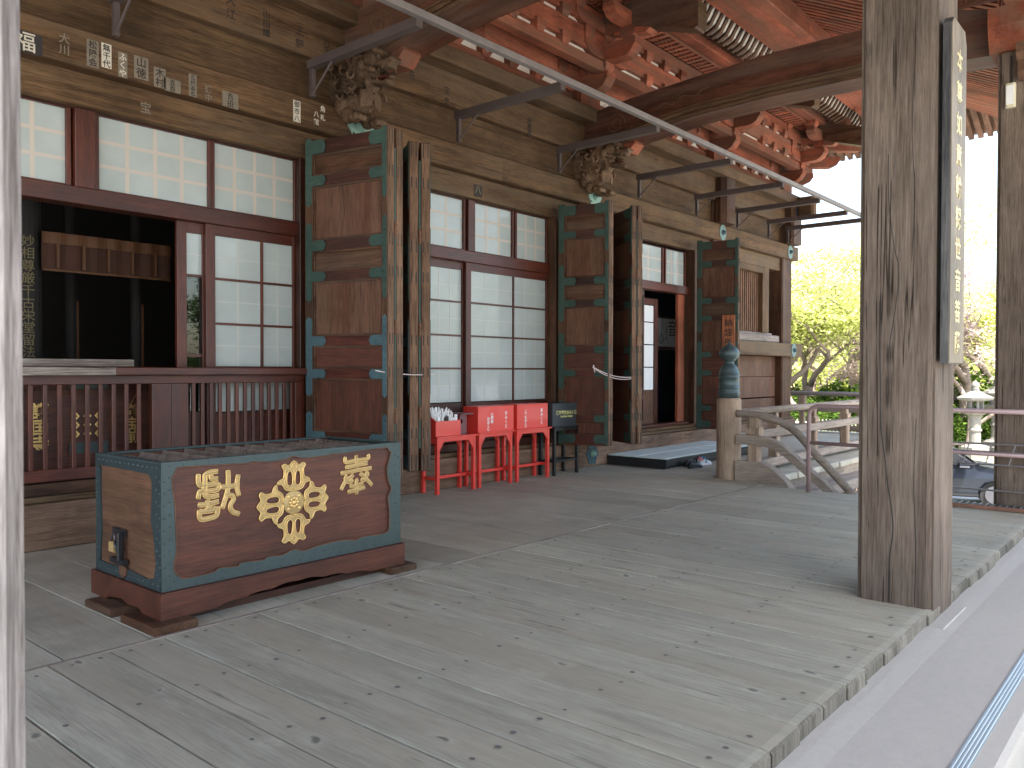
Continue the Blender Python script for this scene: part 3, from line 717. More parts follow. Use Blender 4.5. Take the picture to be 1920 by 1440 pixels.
def lion_mesh():
    m = MB()
    # local: -Y is the way the lion faces, z up, wall at y=0
    B = m.blob
    B((0, .06, .0), (.17, .22, .24)); B((0, -.14, -.06), (.15, .2, .2)); B((0, -.26, -.14), (.12, .14, .15))
    Rx = lambda a: Matrix.Rotation(a, 3, 'X')
    B((0, -.34, .13), (.16, .2, .165)); B((0, -.50, .17), (.135, .14, .10))                       # skull, forehead
    B((0, -.62, .205), (.125, .05, .045)); B((0, -.66, .10), (.10, .13, .05), rot=Rx(.15)); B((0, -.755, .115), (.075, .05, .05))   # brow, upper muzzle, nose
    B((0, -.58, -.06), (.085, .16, .032), rot=Rx(.25)); B((0, -.70, -.075), (.06, .045, .035))        # lower jaw
    B((0, -.46, .0), (.10, .07, .12))
    for s in (-1, 1):
        B((s*.085, -.645, .165), .03); B((s*.05, -.785, .115), .028)
        B((s*.15, -.42, .255), (.028, .10, .04), rot=Rx(-.4)); B((s*.10, -.60, .235), (.05, .035, .025))
        B((s*.155, -.47, .10), (.03, .05, .06)); B((s*.12, -.56, .05), (.035, .09, .03), rot=Rx(.35))
        for k, (y, z, sz) in enumerate(((-.36, .02, 1), (-.30, -.10, .9), (-.24, .10, 1.1), (-.14, -.02, 1.1), (-.08, .14, 1.), (-.40, -.12, .8), (-.20, -.16, .9))):
            for q in range(11):
                a = q*.75+k; r = .066*sz*(1-q*.085)
                B((s*(.148+.008*q), y+r*math.cos(a), z+r*math.sin(a)), .019, 7, 5)
        for q in range(5): B((s*(.02+.024*q), -.47+.012*q, -.17-.006*q), (.014, .026, .10), 7, 5)
        B((s*.12, -.16, -.22), (.075, .10, .11)); B((s*.125, -.24, -.33), (.07, .08, .08)); B((s*.13, -.36, -.37), (.075, .075, .055))
        for q in range(4): B((s*.13+(-.054+.036*q), -.43, -.378), (.021, .036, .04), 7, 5)
        for q in range(5): B((s*.088, -.70+.045*q, .045-.01*q), (.010, .012, .026), 6, 4)
        for q in range(4): B((s*.075, -.66+.045*q, -.03), (.009, .011, .022), 6, 4)
    for q in range(5): B((-.048+.024*q, -.75, .06), (.010, .010, .026), 6, 4)
    me = bpy.data.meshes.new('lion'); me.from_pydata(m.v, [], m.f)
    o = bpy.data.objects.new('lion_tmp', me); C.objects.link(o)
    md = o.modifiers.new('r', 'REMESH'); md.mode = 'VOXEL'; md.voxel_size = .0105; md.use_smooth_shade = True
    ms = o.modifiers.new('s', 'SMOOTH'); ms.iterations = 2; ms.factor = .4
    dg = bpy.context.evaluated_depsgraph_get(); me2 = bpy.data.meshes.new_from_object(o.evaluated_get(dg)); bpy.data.objects.remove(o)
    me2.materials.clear(); me2.materials.append(MAT['carved_wood']); return me2
lm = lion_mesh()
for x, lab in ((5.98, 'nearest carved wooden lion head with curly mane under the beam end'), (10.58, 'second carved wooden lion head further along the beam, above the green nail cover')):
    LS = 1.12
    t = empty('lion_carving', (x-.2, FY+.10, 4.65), 0, lab, 'lion carving', 'carved lions above the doors'); t.scale = (LS, LS, LS)
    o = bpy.data.objects.new('lion_body', lm); C.objects.link(o); o.parent = t
    e = MB()
    for s in (-1, 1): e.blob((s*.112, -.655, .168), .012, 8, 6)
    e.build('eye', 'black_ink', t); MB().blob((0, -.58, -.015), (.06, .12, .012), 10, 6).build('tongue', 'red_wood_y', t)

# iron frame (rod rail on bracket arms)
fr = empty('awning_frame', (11.5, 5.6, 4.765), 0, 'long thin iron rail on bracket arms hung across under the brackets', 'iron frame'); offf = (11.5, 5.6, 4.765)
AX = [1.2, 3.2, 5.25, 7.48, 9.6, 11.82, 13.85, 15.6, 17.15, 18.2]
bx('rail', 'iron_bar', fr, -.5, 18.6, 5.54, 5.61, 4.765, 4.835, off=offf, c=.003)
for x in AX:
    bx('bracket_arm', 'iron_arm', fr, x-.045, x+.045, 5.611, 7.3, 4.70, 4.79, off=offf)
    bx('bracket_leg', 'iron_arm', fr, x-.025, x+.025, 7.24, 7.29, 4.41, 4.699, off=offf)
    MB().tube([(x, 7.25, 4.44), (x, 6.9, 4.73)], .012, 5).build('brace', 'iron_arm', fr, off=offf)
    MB().tube([(x+.9, 5.585, 4.765), (x+.9, 5.585, 4.735), (x+.9, 5.56, 4.73)], .006, 5).build('hook', 'steel_wire', fr, off=offf)

# ------------------------------------------------------------------ bracket complexes and eaves
def block(w_, h_, d_):       # bearing block: upper half square, lower half tapering inwards, centred, bottom at 0
    m = MB(); a, b = w_/2, d_/2; m.box(-a, a, -b, b, h_*.45, h_)
    p, q = a*.68, b*.68
    vs = [(-p, -q, 0), (p, -q, 0), (p, q, 0), (-p, q, 0), (-a*.82, -b*.82, h_*.22), (a*.82, -b*.82, h_*.22), (a*.82, b*.82, h_*.22), (-a*.82, b*.82, h_*.22), (-a, -b, h_*.45), (a, -b, h_*.45), (a, b, h_*.45), (-a, b, h_*.45)]
    fs = [(3, 2, 1, 0)]
    for k in (0, 4):
        for i in range(4): fs.append((k+i, k+(i+1) % 4, k+4+(i+1) % 4, k+4+i))
    return m.add(vs, fs)
ARC = lambda L_, h_: [(0, 0), (L_-.26, 0), (L_-.16, h_*.06), (L_-.08, h_*.22), (L_-.03, h_*.5), (L_, h_*.62), (L_, h_), (0, h_)]
def armY(m, x, y_in, y_out, z, h_, w_=.2):   # arm reaching out, curved underneath at its tip
    L_ = y_in-y_out; m.prism([(y_in-a, z+b) for a, b in ARC(L_, h_)], 'x', x-w_/2, x+w_/2)
def armX(m, xc, half, y, z, h_, w_=.2):
    P = [(a, z+b) for a, b in ARC(half, h_)]
    m.prism([(xc+a, b) for a, b in P], 'y', y-w_/2, y+w_/2); m.prism([(xc-a, b) for a, b in P], 'y', y-w_/2, y+w_/2)
YW = 7.65
clusters = []
def cluster(xc, label, corner=False):
    L0 = (xc, YW, 5.5)
    t = empty('bracket_complex', L0, 0, label, 'bracket set', 'bracket sets under the eaves')
    def blk(x, y, z, s=1.): m = block(.27*s, .19*s, .27*s); m.v = [(a+x, b+y, c+z) for a, b, c in m.v]; m.build('bearing_block', 'orange_wood_z', t, off=L0)
    blk(xc, YW, 5.5, 1.9)
    tiers = [(5.86, .5), (6.26, .99), (6.66, 1.5)]
    for i, (z, out) in enumerate(tiers):
        m = MB(); armY(m, xc, YW+.3, YW-out-.14, z-.02, .26, .22); m.build('bracket_arm', 'orange_wood_y', t, off=L0)
        # lower lying nose tier
        for j in range(i+1):
            yy = YW-(0, .5, .99, 1.5)[j]
            m = MB(); armX(m, xc, .62 if j % 2 == i % 2 else .85, yy, z+.002, .2, .19); m.build('bracket_arm', 'orange_wood_x', t, off=L0)
            hw = .52 if j % 2 == i % 2 else .75
            for dx in (-hw, 0, hw): blk(xc+dx, yy, z+.204, .9)
        blk(xc, YW-out, z+.242, .9)
        if corner:
            m = MB(); m.prism([(a+xc, z+b-.02) for a, b in ARC(out+.14, .26)], 'y', YW-.11, YW+.11); m.build('bracket_arm', 'orange_wood_x', t, off=L0)
            m = MB(); P = ARC((out+.14)*1.3, .26); m.prism([(a, b) for a, b in P], 'y', -.1, .1)
            m.v = [(xc+(a*.7071+b*.7071), YW+(-a*.7071+b*.7071), z+c-.015) for a, b, c in m.v]; m.build('bracket_arm', 'orange_wood_x', t, off=L0)
    # tail rafter with a grey end
    m = MB(); m.prism([(7.6, 6.98), (5.53, 6.33), (5.49, 6.36), (5.49, 6.70), (5.55, 6.74), (7.6, 7.42)], 'x', xc-.13, xc+.13); m.build('tail_rafter', 'brown_wood_y', t, off=L0)
    bx('rafter_end', 'old_wood_x', t, xc-.128, xc+.128, 5.478, 5.489, 6.345, 6.72, off=L0)
    blk(xc, 5.62, 6.78, 1.05)
    m = MB(); armX(m, xc, .62, 5.62, 6.985, .15, .19); m.build('bracket_arm', 'orange_wood_x', t, off=L0)
    m = MB(); m.prism([(6.9, 6.6), (6.35, 6.52), (6.2, 6.62), (6.12, 6.56), (6.05, 6.66), (6.1, 6.78), (6.3, 6.86), (6.9, 6.9)], 'x', xc-.09, xc+.09); m.build('carved_nose', 'orange_wood_y', t, off=L0)
    return t
cluster(1.35, 'orange bracket set above the hidden left part of the hall')
cluster(5.98, 'orange bracket set above the nearest curved beam')
cluster(10.58, 'orange bracket set with grey ended tail rafter above the second carved lion')
cluster(15.05, 'orange bracket set above the far plain post of the hall')
cluster(18.5, 'orange corner bracket set at the far end of the eaves', True)

roof = empty('temple_roof', (8, 5, 7), 0, 'orange painted underside of the temple roof with rafters, purlin and lattice soffit', 'roof'); ofr = (8, 5, 7)
def RB(name, mat, *a, c=0): return bx(name, mat, roof, *a, off=ofr, c=c)
# wall plane above the plate: boards with white slits and struts
for z0, z1 in ((5.5, 5.83), (5.95, 6.48), (6.6, 6.86), (6.95, 7.25), (7.3, 7.9)):
    for a, b in ((-3, 8.3), (8.303, 12.8), (12.803, 18.6)): RB('wall_board', 'orange_wood_x', a, b, YW-.09, YW+.09, z0, z1)
RB('plaster_strip', 'plaster', -3, 18.5, YW-.02, YW+.06, 5.83, 5.95); RB('plaster_strip', 'plaster', -3, 18.5, YW-.02, YW+.06, 6.48, 6.6); RB('plaster_strip', 'plaster', -3, 18.5, YW-.02, YW+.06, 6.86, 6.95)
for y, zs in ((7.15, ((6.08, 6.235), (6.32, 6.62), (6.71, 6.95))),):
    for z0, z1 in zs:
        for a, b in ((-3, 10.5), (10.503, 19.2)): RB('through_beam', 'orange_wood_x', a, b, y-.075, y+.075, z0, z1)
    for (z0, z1), (z2, z3) in zip(zs, zs[1:]): RB('plaster_strip', 'plaster', -3, 19.2, y+.0, y+.04, z1, z2)
xs_ = []
x = -.9
while x < 19:
    if all(abs(x-c) > .95 for c in (1.35, 5.98, 10.58, 15.05, 18.5)): xs_.append(x)
    x += .575
sb = block(.2, .16, .22); proto = None
for x in xs_:
    for (y, z, s) in ((YW-.03, 5.80, 1), (YW-.03, 6.45, 1), (YW-.03, 6.82, 1), (7.13, 6.205, 1), (7.13, 6.60, 1)):
        if proto is None: proto = sb.build('bearing_block', 'orange_wood_z', roof); o = proto
        else: o = proto.copy(); C.objects.link(o)
        o.location = Vector((x, y, z))-Vector(ofr)
# lattice soffit with square openings
RB('soffit_backing', 'dark_wood_x', -3, 19.2, 6.7, 7.12, 7.03, 7.05)
sp0 = RB('soffit_bar', 'orange_wood_x', -3, 19.2, 7.02, 7.06, 6.97, 7.028)
for y in (6.74, 6.81, 6.88, 6.95): RB('soffit_bar', 'orange_wood_x', -3, 19.2, y, y+.03, 6.97, 7.028)
pb = MB().box(-.04, .04, 6.735, 7.06, 6.955, 6.9695).build('soffit_bar', 'orange_wood_y', roof); pb.location = Vector((6.5, 0, 0))-Vector((8, 5, 7))
for i in range(1, 78):
    o = pb.copy(); C.objects.link(o); o.location = Vector((6.5+i*.16, 0, 0))-Vector(ofr)
# shirin: curved ribs between the soffit and the purlin
RB('purlin', 'orange_wood_x', -3, 13.6, 5.08, 5.82, 7.08, 7.42, c=.02); RB('purlin', 'orange_wood_x', 13.603, 20.6, 5.08, 5.82, 7.08, 7.42, c=.02)
RB('inner_beam', 'orange_wood_x', -3, 19.6, 6.5, 6.7, 6.995, 7.2, c=.01)
rib = MB(); pr_ = [(6.49, 7.19), (6.38, 7.02), (6.2, 6.93), (6.05, 7.0), (5.95, 7.16), (5.83, 7.38)]
pi_ = [(y, z+.055) for y, z in pr_]
rib.prism(pr_+pi_[::-1], 'x', -.038, .038)
rbo = rib.build('cove_rib', 'brown_wood_y', roof); rbo.location = Vector((6.6, 0, 0))-Vector(ofr)
for i in range(1, 70):
    o = rbo.copy(); C.objects.link(o); o.location = Vector((6.6+i*.185, 0, 0))-Vector(ofr)
MB().prism([(y, z+.06) for y, z in pr_]+[(y, z+.075) for y, z in pr_][::-1], 'x', -3, 19.6).build('cove_board', 'plaster', roof, off=ofr)
# rafters, sloping down towards the eaves, and the boarding above them
SL = .5
def rz_(y): return 6.35+SL*(y-3.0)
rf = MB(); rf.prism([(7.8, rz_(7.8)+.0), (1.9, rz_(1.9)), (1.9, rz_(1.9)+.13), (7.8, rz_(7.8)+.13)], 'x', -.055, .055)
ro = rf.build('rafter', 'orange_wood_y', roof); ro.location = Vector((4.0, 0, .0))-Vector(ofr); k = 1
for i in range(1, 88):
    o = ro.copy(); C.objects.link(o); x = 4.0+i*.19
    lift = max(0, (x-14.5)/6)**2*.45; o.location = Vector((x, 0, lift))-Vector(ofr)
for (a, b) in ((-6, 14.5), (14.503, 20.7)):
    m = MB(); la = 0; lb = .0 if b < 15 else .48
    P = [(7.8, rz_(7.8)+.132), (1.75, rz_(1.75)+.132), (1.75, rz_(1.75)+.3), (7.8, rz_(7.8)+.6)]
    vs = [(a, y, z+la) for y, z in P]+[(b, y, z+lb) for y, z in P]
    m.add(vs, [(0, 1, 2, 3), (7, 6, 5, 4)]+[(i, 4+i, 4+(i+1) % 4, (i+1) % 4) for i in range(4)]); m.build('roof_boarding', 'orange_wood_x', roof, off=ofr)
# side eaves on the far end
so_ = MB(); so_.prism([(18.4, 7.9), (20.9, 6.75), (20.9, 6.88), (18.4, 8.03)], 'y', -.055, .055)
sr = so_.build('side_rafter', 'aged_orange_x', roof); sr.location = Vector((0, 2.2, 0))-Vector(ofr)
for i in range(1, 60):
    o = sr.copy(); C.objects.link(o); y = 2.2+i*.19; o.location = Vector((0, y, max(0, (5-y)/4)**2*.2))-Vector(ofr)
MB().prism([(18.4, 8.035), (21.0, 6.885), (21.0, 7.1), (18.4, 8.6)], 'y', 1.9, 20).build('side_boarding', 'aged_orange_y', roof, off=ofr)
MB().box(-6, 18.6, 7.72, 20, 8.0, 8.2).build('upper_ceiling', 'orange_wood_x', roof, off=ofr)
# porch roof over the deck and steps; reach and brown tone set to shape light
m = MB(); P = [(5.0, 7.36), (1.6, 6.25), (-2.9, 5.45), (-2.9, 5.65), (1.6, 6.6), (5.0, 7.9)]
m.prism(P, 'x', -5.5, 12.7); m.build('porch_roof_boarding', 'aged_orange_y', roof, off=ofr)
m = MB(); m.prism([(1.6, 6.12), (-2.5, 5.39), (-2.5, 5.5), (1.6, 6.23)], 'x', -.05, .05); po_ = m.build('porch_rafter', 'aged_orange_y', roof); po_.location = Vector((-5.3, 0, 0))-Vector(ofr)
for i in range(1, 91):
    o = po_.copy(); C.objects.link(o); o.location = Vector((-5.3+i*.2, 0, 0))-Vector(ofr)

# ------------------------------------------------------------------ porch pillars
def pillar(name_lab, x0, x1, y0, y1, mat, zb=-.1):
    t = empty('porch_pillar', ((x0+x1)/2, (y0+y1)/2, 0), 0, name_lab, 'pillar', 'square pillars at the deck edge')
    off = ((x0+x1)/2, (y0+y1)/2, 0)
    c = .035
    P = [(x0+c, y0), (x1-c, y0), (x1-c, y0+.012), (x1-.012, y0+c), (x1, y0+c), (x1, y1-c), (x1-.012, y1-c), (x1-c, y1-.012), (x1-c, y1), (x0+c, y1), (x0+c, y1-.012), (x0+.012, y1-c), (x0, y1-c), (x0, y0+c), (x0+.012, y0+c), (x0+c, y0+.012)]
    MB().prism(P, 'z', zb, 4.95).build('shaft', mat, t, off=off)
    yc = (y0+y1)/2; xc = (x0+x1)/2
    m = MB(); m.prism([(xc-.35, 4.95), (xc+.35, 4.95), (xc+.46, 5.2), (xc+.46, 5.4), (xc-.46, 5.4), (xc-.46, 5.2)], 'y', yc-.3, yc+.3); m.build('capital_block', 'orange_wood_x', t, off=off)
    for sg in (-1, 1):
        m = MB(); m.prism([(xc+sg*a, 5.4+b) for a, b in ARC(1.15, .3)], 'y', yc-.13, yc+.13); m.build('bracket_arm', 'orange_wood_x', t, off=off)
        hw_ = (x1-x0)/2
        m = MB(); m.prism([(xc+sg*(hw_+.001+a), 4.3+b) for a, b in ((0, .34), (.04, .30), (.1, .31), (.15, .38), (.15, .48), (.22, .49), (.28, .54), (.28, .648), (0, .648))], 'y', yc-.12, yc+.02); m.build('carved_nose', 'aged_orange_x', t, off=off)
    m = MB(); m.prism([(yc+a, 5.702+b) for a, b in ((-1.1, .12), (-.9, 0), (.9, 0), (1.1, .12), (1.1, .28), (-1.1, .28))], 'x', xc-.13, xc+.13); m.build('bracket_arm', 'orange_wood_y', t, off=off)
    return t
pillar('nearest square grey pillar cut off at the left edge of the picture', -.12, .452, 1.31, 1.78, 'pale_pillar_wood')
pillar('big square weathered pillar standing at the deck edge with a hanging name board', 5.58, 6.14, 1.29, 1.75, 'pillar_wood')
pillar('far square pillar with a small cream lamp, beyond the handrail', 10.22, 10.78, 1.3, 1.76, 'pillar_wood')
pil = [o for o in bpy.data.objects if o.get('label', '').startswith('big square weathered')][0]
for pts_, r_ in (([(1.615, 1.95), (1.612, 1.7), (1.606, 1.4), (1.60, 1.14), (1.575, .95), (1.56, .80), (1.53, .6), (1.522, .46), (1.54, .3), (1.548, .01)], .0032),
                 ([(1.57, 2.9), (1.565, 2.6), (1.53, 2.3), (1.5, 2.15), (1.52, 1.9), (1.56, 1.6), (1.55, 1.35)], .0024), ([(1.42, 3.4), (1.43, 3.0), (1.41, 2.6), (1.425, 2.2)], .0018), ([(1.39, 1.2), (1.40, .8), (1.385, .4), (1.39, .02)], .0022)):
    MB().tube([(5.5799-5.86, y-1.52, z) for y, z in sm_(pts_)], r_, 5).build('drying_crack', 'black_ink', pil)
# front beam over the pillars
fb = empty('porch_front_beam', (5, 1.53, 6), 0, 'heavy front beam laid over the porch pillars', 'beam')
bx('beam_body', 'orange_wood_x', fb, -5, 12.4, 1.33, 1.73, 5.99, 6.13, off=(5, 1.53, 6))
for a, b in ((.6, 5.45),): 
    bx('lower_beam', 'brown_wood_x', fb, a, b, 1.38, 1.68, 4.45, 4.94, off=(5, 1.53, 6), c=.03)

# hanging name board on the pillar
nb = empty('name_board', (5.79, 1.23, 2.6), 0, 'tall dark board with gold brush characters hung on the near grey pillar', 'sign board'); onb = (5.79, 1.23, 2.6)
MB().prism([(5.6, 1.55), (5.985, 1.55), (5.985, 3.62), (5.94, 3.70), (5.64, 3.70), (5.6, 3.66)], 'y', 1.215, 1.262).build('board', 'black_board', nb, off=onb)
MB().prism([(5.604, 1.555), (5.981, 1.555), (5.981, 3.617), (5.937, 3.695), (5.642, 3.695), (5.604, 3.657)], 'y', 1.208, 1.2148).build('board_face', 'gold_board', nb, off=onb)
bx('hanger', 'rust', nb, 5.74, 5.84, 1.262, 1.289, 3.4, 3.5, off=onb); bx('hanger', 'rust', nb, 5.74, 5.84, 1.262, 1.289, 1.8, 1.9, off=onb)
text('brush_character', '本\n尊\n如\n意\n輪\n観\n世\n音\n菩\n薩', 'faded_gold', nb, M_facing_minusY(0, -.0235, .93), .15, .001, 1.32, .003)
lt = empty('wall_lamp', (10.21, 1.55, 3.86), 0, 'small cream plastic lamp fixed high on the far pillar', 'lamp')
MB().cbox(10.15, 10.218, 1.58, 1.68, 4.34, 4.60, .015).build('lamp_case', 'cream_plastic', lt, off=(10.21, 1.55, 3.86), bev=.006)
bx('lamp_cover', 'white_paper', lt, 10.14, 10.149, 1.595, 1.665, 4.37, 4.57, off=(10.21, 1.55, 3.86)); MB().tube([(10.2, 1.63, 4.60), (10.2, 1.63, 4.9)], .008, 5).build('cable', 'black_ink', lt, off=(10.21, 1.55, 3.86))

# ------------------------------------------------------------------ low balustrade and things behind it
bal = empty('balustrade', (3.8, 7.45, .45), 0, 'low red brown slatted balustrade across the dark opening behind the offering box', 'balustrade'); ob = (3.8, 7.45, .45)
bx('top_ledge', 'grey_wood_x', bal, -1, 3.2, 7.30, 7.53, 1.455, 1.525, off=ob, c=.006); bx('top_ledge', 'red_wood_x', bal, 3.203, 5.24, 7.30, 7.53, 1.455, 1.525, off=ob, c=.006)
bx('rail', 'red_wood_x', bal, -1, 5.24, 7.40, 7.47, 1.375, 1.454, off=ob, c=.004)
bx('rail', 'red_wood_x', bal, -1, 5.24, 7.40, 7.47, .56, .66, off=ob, c=.004); bx('rail', 'brown_wood_x', bal, -1, 5.24, 7.39, 7.5, .445, .545, off=ob, c=.004)
for a, b in ((3.565, 3.75), (3.752, 3.92), (5.12, 5.24), (-.2, .0)): bx('stile', 'red_wood_z', bal, a, b, 7.395, 7.475, .662, 1.373, off=ob, c=.004)
s0 = MB().cbox(-.018, .018, 7.415, 7.445, .66, 1.375, .004).build('slat', 'brown_wood_z', bal, off=(0, 7.45, .45)); s0.location = (2.1-3.8, 0, 0)
s0.data.materials[0] = MAT['red_wood_z']
px = [2.1+.113*i for i in range(1, 13)]+[3.985+i*.0925 for i in range(13)]+[1.98-.113*i for i in range(12)]
for x in px:
    o = s0.copy(); C.objects.link(o); o.location = (x-3.8, 0, 0)
ib = empty('inner_offering_box', (2.6, 8.1, .4), 0, 'second wooden offering box with gold crest seen through the balustrade slats', 'offering box'); oi_ = (2.6, 8.1, .4)
bx('box_body', 'box_wood', ib, 1.0, 3.83, 7.82, 8.7, .40, 1.53, off=oi_, c=.01)
for z in (.55, .78, 1.32): bx('band', 'dark_wood_x', ib, 1.0, 3.83, 7.808, 7.819, z, z+.014, off=oi_)
for a, b in ((3.74, 3.835), (3.0, 3.34), (1.0, 1.1)):
    for z0, z1 in ((.42, .62), (.74, .84), (1.33, 1.5)): bx('metal_fitting', 'box_metal', ib, a, b, 7.80, 7.807, z0, z1, off=oi_)
bx('metal_fitting', 'box_metal_dark', ib, 3.76, 3.845, 7.79, 7.799, .42, 1.5, off=oi_)
bx('top_frame', 'grey_wood_x', ib, 1.0, 3.6, 7.83, 8.2, 1.535, 1.60, off=oi_)
for r_ in range(3):
    for c_ in range(3):
        cx = 3.06+c_*.1; cz = 1.08-r_*.082; s = .035
        D = lambda k: [(cx-oi_[0]+k, cz-oi_[2]), (cx-oi_[0], cz-oi_[2]+k*1.1), (cx-oi_[0]-k, cz-oi_[2]), (cx-oi_[0], cz-oi_[2]-k*1.1)]
        plate('crest_diamond', 'gold', ib, D(s), [D(s*.45)], .006, M_facing_minusY(0, 7.814-8.1, 0))
text('gold_lettering', '護\n国\n寺', 'gold', ib, M_facing_minusY(2.76-2.6, 7.812-8.1, 1.2-.4), .15, .003, .95, .003)
text('gold_lettering', '御\n宝\n前', 'gold', ib, M_facing_minusY(3.57-2.6, 7.812-8.1, 1.17-.4), .13, .003, .95, .003)
cu_ = empty('hanging_curtain', (3.66, 8.55, 2.6), 0, 'faded brown and gold curtain hanging in the dark interior', 'curtain'); oc = (3.66, 8.55, 2.6)
def wav(y0, z0, z1, x0, x1, n_, amp):
    m = MB(); vs = []; fs = []
    for i in range(n_+1):
        x = x0+(x1-x0)*i/n_; y = y0+amp*math.sin(i*1.1); vs += [(x, y, z0), (x, y, z1), (x, y+.01, z1), (x, y+.01, z0)]
    for i in range(n_):
        for j in range(4): fs.append((i*4+j, i*4+(j+1) % 4, i*4+4+(j+1) % 4, i*4+4+j))
    fs += [(0, 1, 2, 3), (n_*4+3, n_*4+2, n_*4+1, n_*4)]
    return m.add(vs, fs)
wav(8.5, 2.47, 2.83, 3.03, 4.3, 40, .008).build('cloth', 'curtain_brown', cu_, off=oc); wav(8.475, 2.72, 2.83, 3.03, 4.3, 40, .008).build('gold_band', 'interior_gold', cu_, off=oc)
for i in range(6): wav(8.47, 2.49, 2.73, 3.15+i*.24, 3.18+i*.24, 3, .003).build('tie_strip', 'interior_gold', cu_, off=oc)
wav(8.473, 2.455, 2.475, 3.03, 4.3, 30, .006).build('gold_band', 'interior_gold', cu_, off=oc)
ip = empty('interior_pillar', (2.92, 8.7, .36), 0, 'dark inner pillar with a column of faint gold characters', 'pillar')
MB().lathe([(.17, 0), (.17, 4.6)], (0, 0, 0), 20).build('shaft', 'interior_dark', ip, smooth=False)
text('gold_lettering', '妙\n相\n尊\n厳\n千\n古\n栄\n堂\n留\n法', 'dim_gold', ip, M_facing_minusY(.0, -.178, 2.42), .12, .002, .98)
for x, yy in ((3.72, 9.6), (4.35, 9.4)):
    q = empty('interior_pillar', (x, yy, .36), 0, 'slim dark pillar with a gilt edge deep inside the hall' if x < 4 else 'slim gilt edged pillar near the right side of the dark interior', 'pillar')
    MB().lathe([(.06, 0), (.06, 4.6)], (0, 0, 0), 12).build('shaft', 'interior_dark', q); bx('gilt_edge', 'interior_gold', q, .03, .055, -.068, -.061, 0, 1.9)

# ------------------------------------------------------------------ offering box
B = empty('offering_box', (3.2, 5.05, 0), 0, 'large wooden offering box with blue green metal edging and gold crest on the deck', 'offering box'); OB = (3.2, 5.05, 0)
X0, X1, Y0, Y1, Z0, Z1 = 2.27, 4.115, 4.605, 5.49, .205, .95
bx('front_panel', 'box_wood', B, X0+.012, X1-.012, Y0+.012, Y0+.05, Z0, Z1-.02, off=OB); bx('back_panel', 'box_wood', B, X0+.012, X1-.012, Y1-.05, Y1-.012, Z0, Z1-.02, off=OB)
bx('side_panel', 'box_side_wood', B, X0+.01, X0+.048, Y0+.05, Y1-.05, Z0, Z1-.02, off=OB); bx('side_panel', 'box_side_wood', B, X1-.048, X1-.01, Y0+.05, Y1-.05, Z0, Z1-.02, off=OB)
bx('bottom', 'dark_wood_x', B, X0+.048, X1-.048, Y0+.05, Y1-.05, Z0, Z0+.03, off=OB)
PANEL = [(2.363, .915), (2.412, .926), (2.824, .912), (2.862, .92), (2.965, .908), (3.098, .912), (3.173, .930), (3.25, .910), (3.439, .913), (3.499, .922), (3.545, .915), (3.95, .93), (3.993, .913), (4.018, .885), (3.984, .782), (3.992, .689), (4.022, .62), (3.992, .557), (4.001, .49), (4.004, .344), (3.958, .298), (3.749, .304), (3.685, .290), (3.559, .308), (3.364, .302), (3.249, .287), (3.171, .31), (3.082, .287), (2.976, .296), (2.936, .28), (2.784, .29), (2.759, .272), (2.638, .285), (2.591, .265), (2.442, .262), (2.387, .272), (2.344, .332), (2.36, .434), (2.356, .582), (2.351, .709), (2.341, .793), (2.336, .867), (2.352, .892)]
def smooth_loop(P, n=3):
    out = []; k = len(P)
    for i in range(k):
        p0, p1, p2, p3 = P[i-1], P[i], P[(i+1) % k], P[(i+2) % k]
        for j in range(n):
            t = j/n
            out.append(tuple(.5*((2*p1[c])+(-p0[c]+p2[c])*t+(2*p0[c]-5*p1[c]+4*p2[c]-p3[c])*t*t+(-p0[c]+3*p1[c]-3*p2[c]+p3[c])*t**3) for c in (0, 1)))
    return out
PS = smooth_loop([(x-3.2, z) for x, z in PANEL])
plate('metal_edging', 'box_metal', B, [(X0-3.2, Z0), (X1-3.2, Z0), (X1-3.2, Z1), (X0-3.2, Z1)], [PS], .012, M_facing_minusY(0, Y0+.006-5.05, 0))
ed = MB().tube([(x, Y0-.001-5.05, z) for x, z in PS+PS[:1]], .0045, 5).build('edge_bead', 'box_side_wood', B)
SIDE = [(5.40, .889), (4.794, .883), (4.767, .875), (4.727, .852), (4.724, .747), (4.735, .599), (4.709, .539), (4.701, .275), (5.011, .272), (5.40, .27), (5.425, .29), (5.42, .394), (5.41, .488), (5.42, .671), (5.418, .833), (5.41, .865)]
SS = smooth_loop([(-(y-5.05), z) for y, z in SIDE], 3)
plate('metal_edging', 'box_metal_dark', B, [(-(Y0+.0125-5.05), Z0), (-(Y1-.0125-5.05), Z0), (-(Y1-.0125-5.05), Z1), (-(Y0+.0125-5.05), Z1)], [SS], .010, M_facing_minusX(X0+.005-3.2, 0, 0))
plate('metal_edging', 'box_metal_dark', B, [(-(Y0+.0125-5.05), Z0), (-(Y1-.0125-5.05), Z0), (-(Y1-.0125-5.05), Z1), (-(Y0+.0125-5.05), Z1)], [SS], .010, M_facing_minusX(X1-.005-3.2, 0, 0))
plate('metal_edging', 'box_metal', B, [(X0-3.2, Z0), (X1-3.2, Z0), (X1-3.2, Z1), (X0-3.2, Z1)], [PS], .012, M_facing_minusY(0, Y1-.006-5.05, 0))
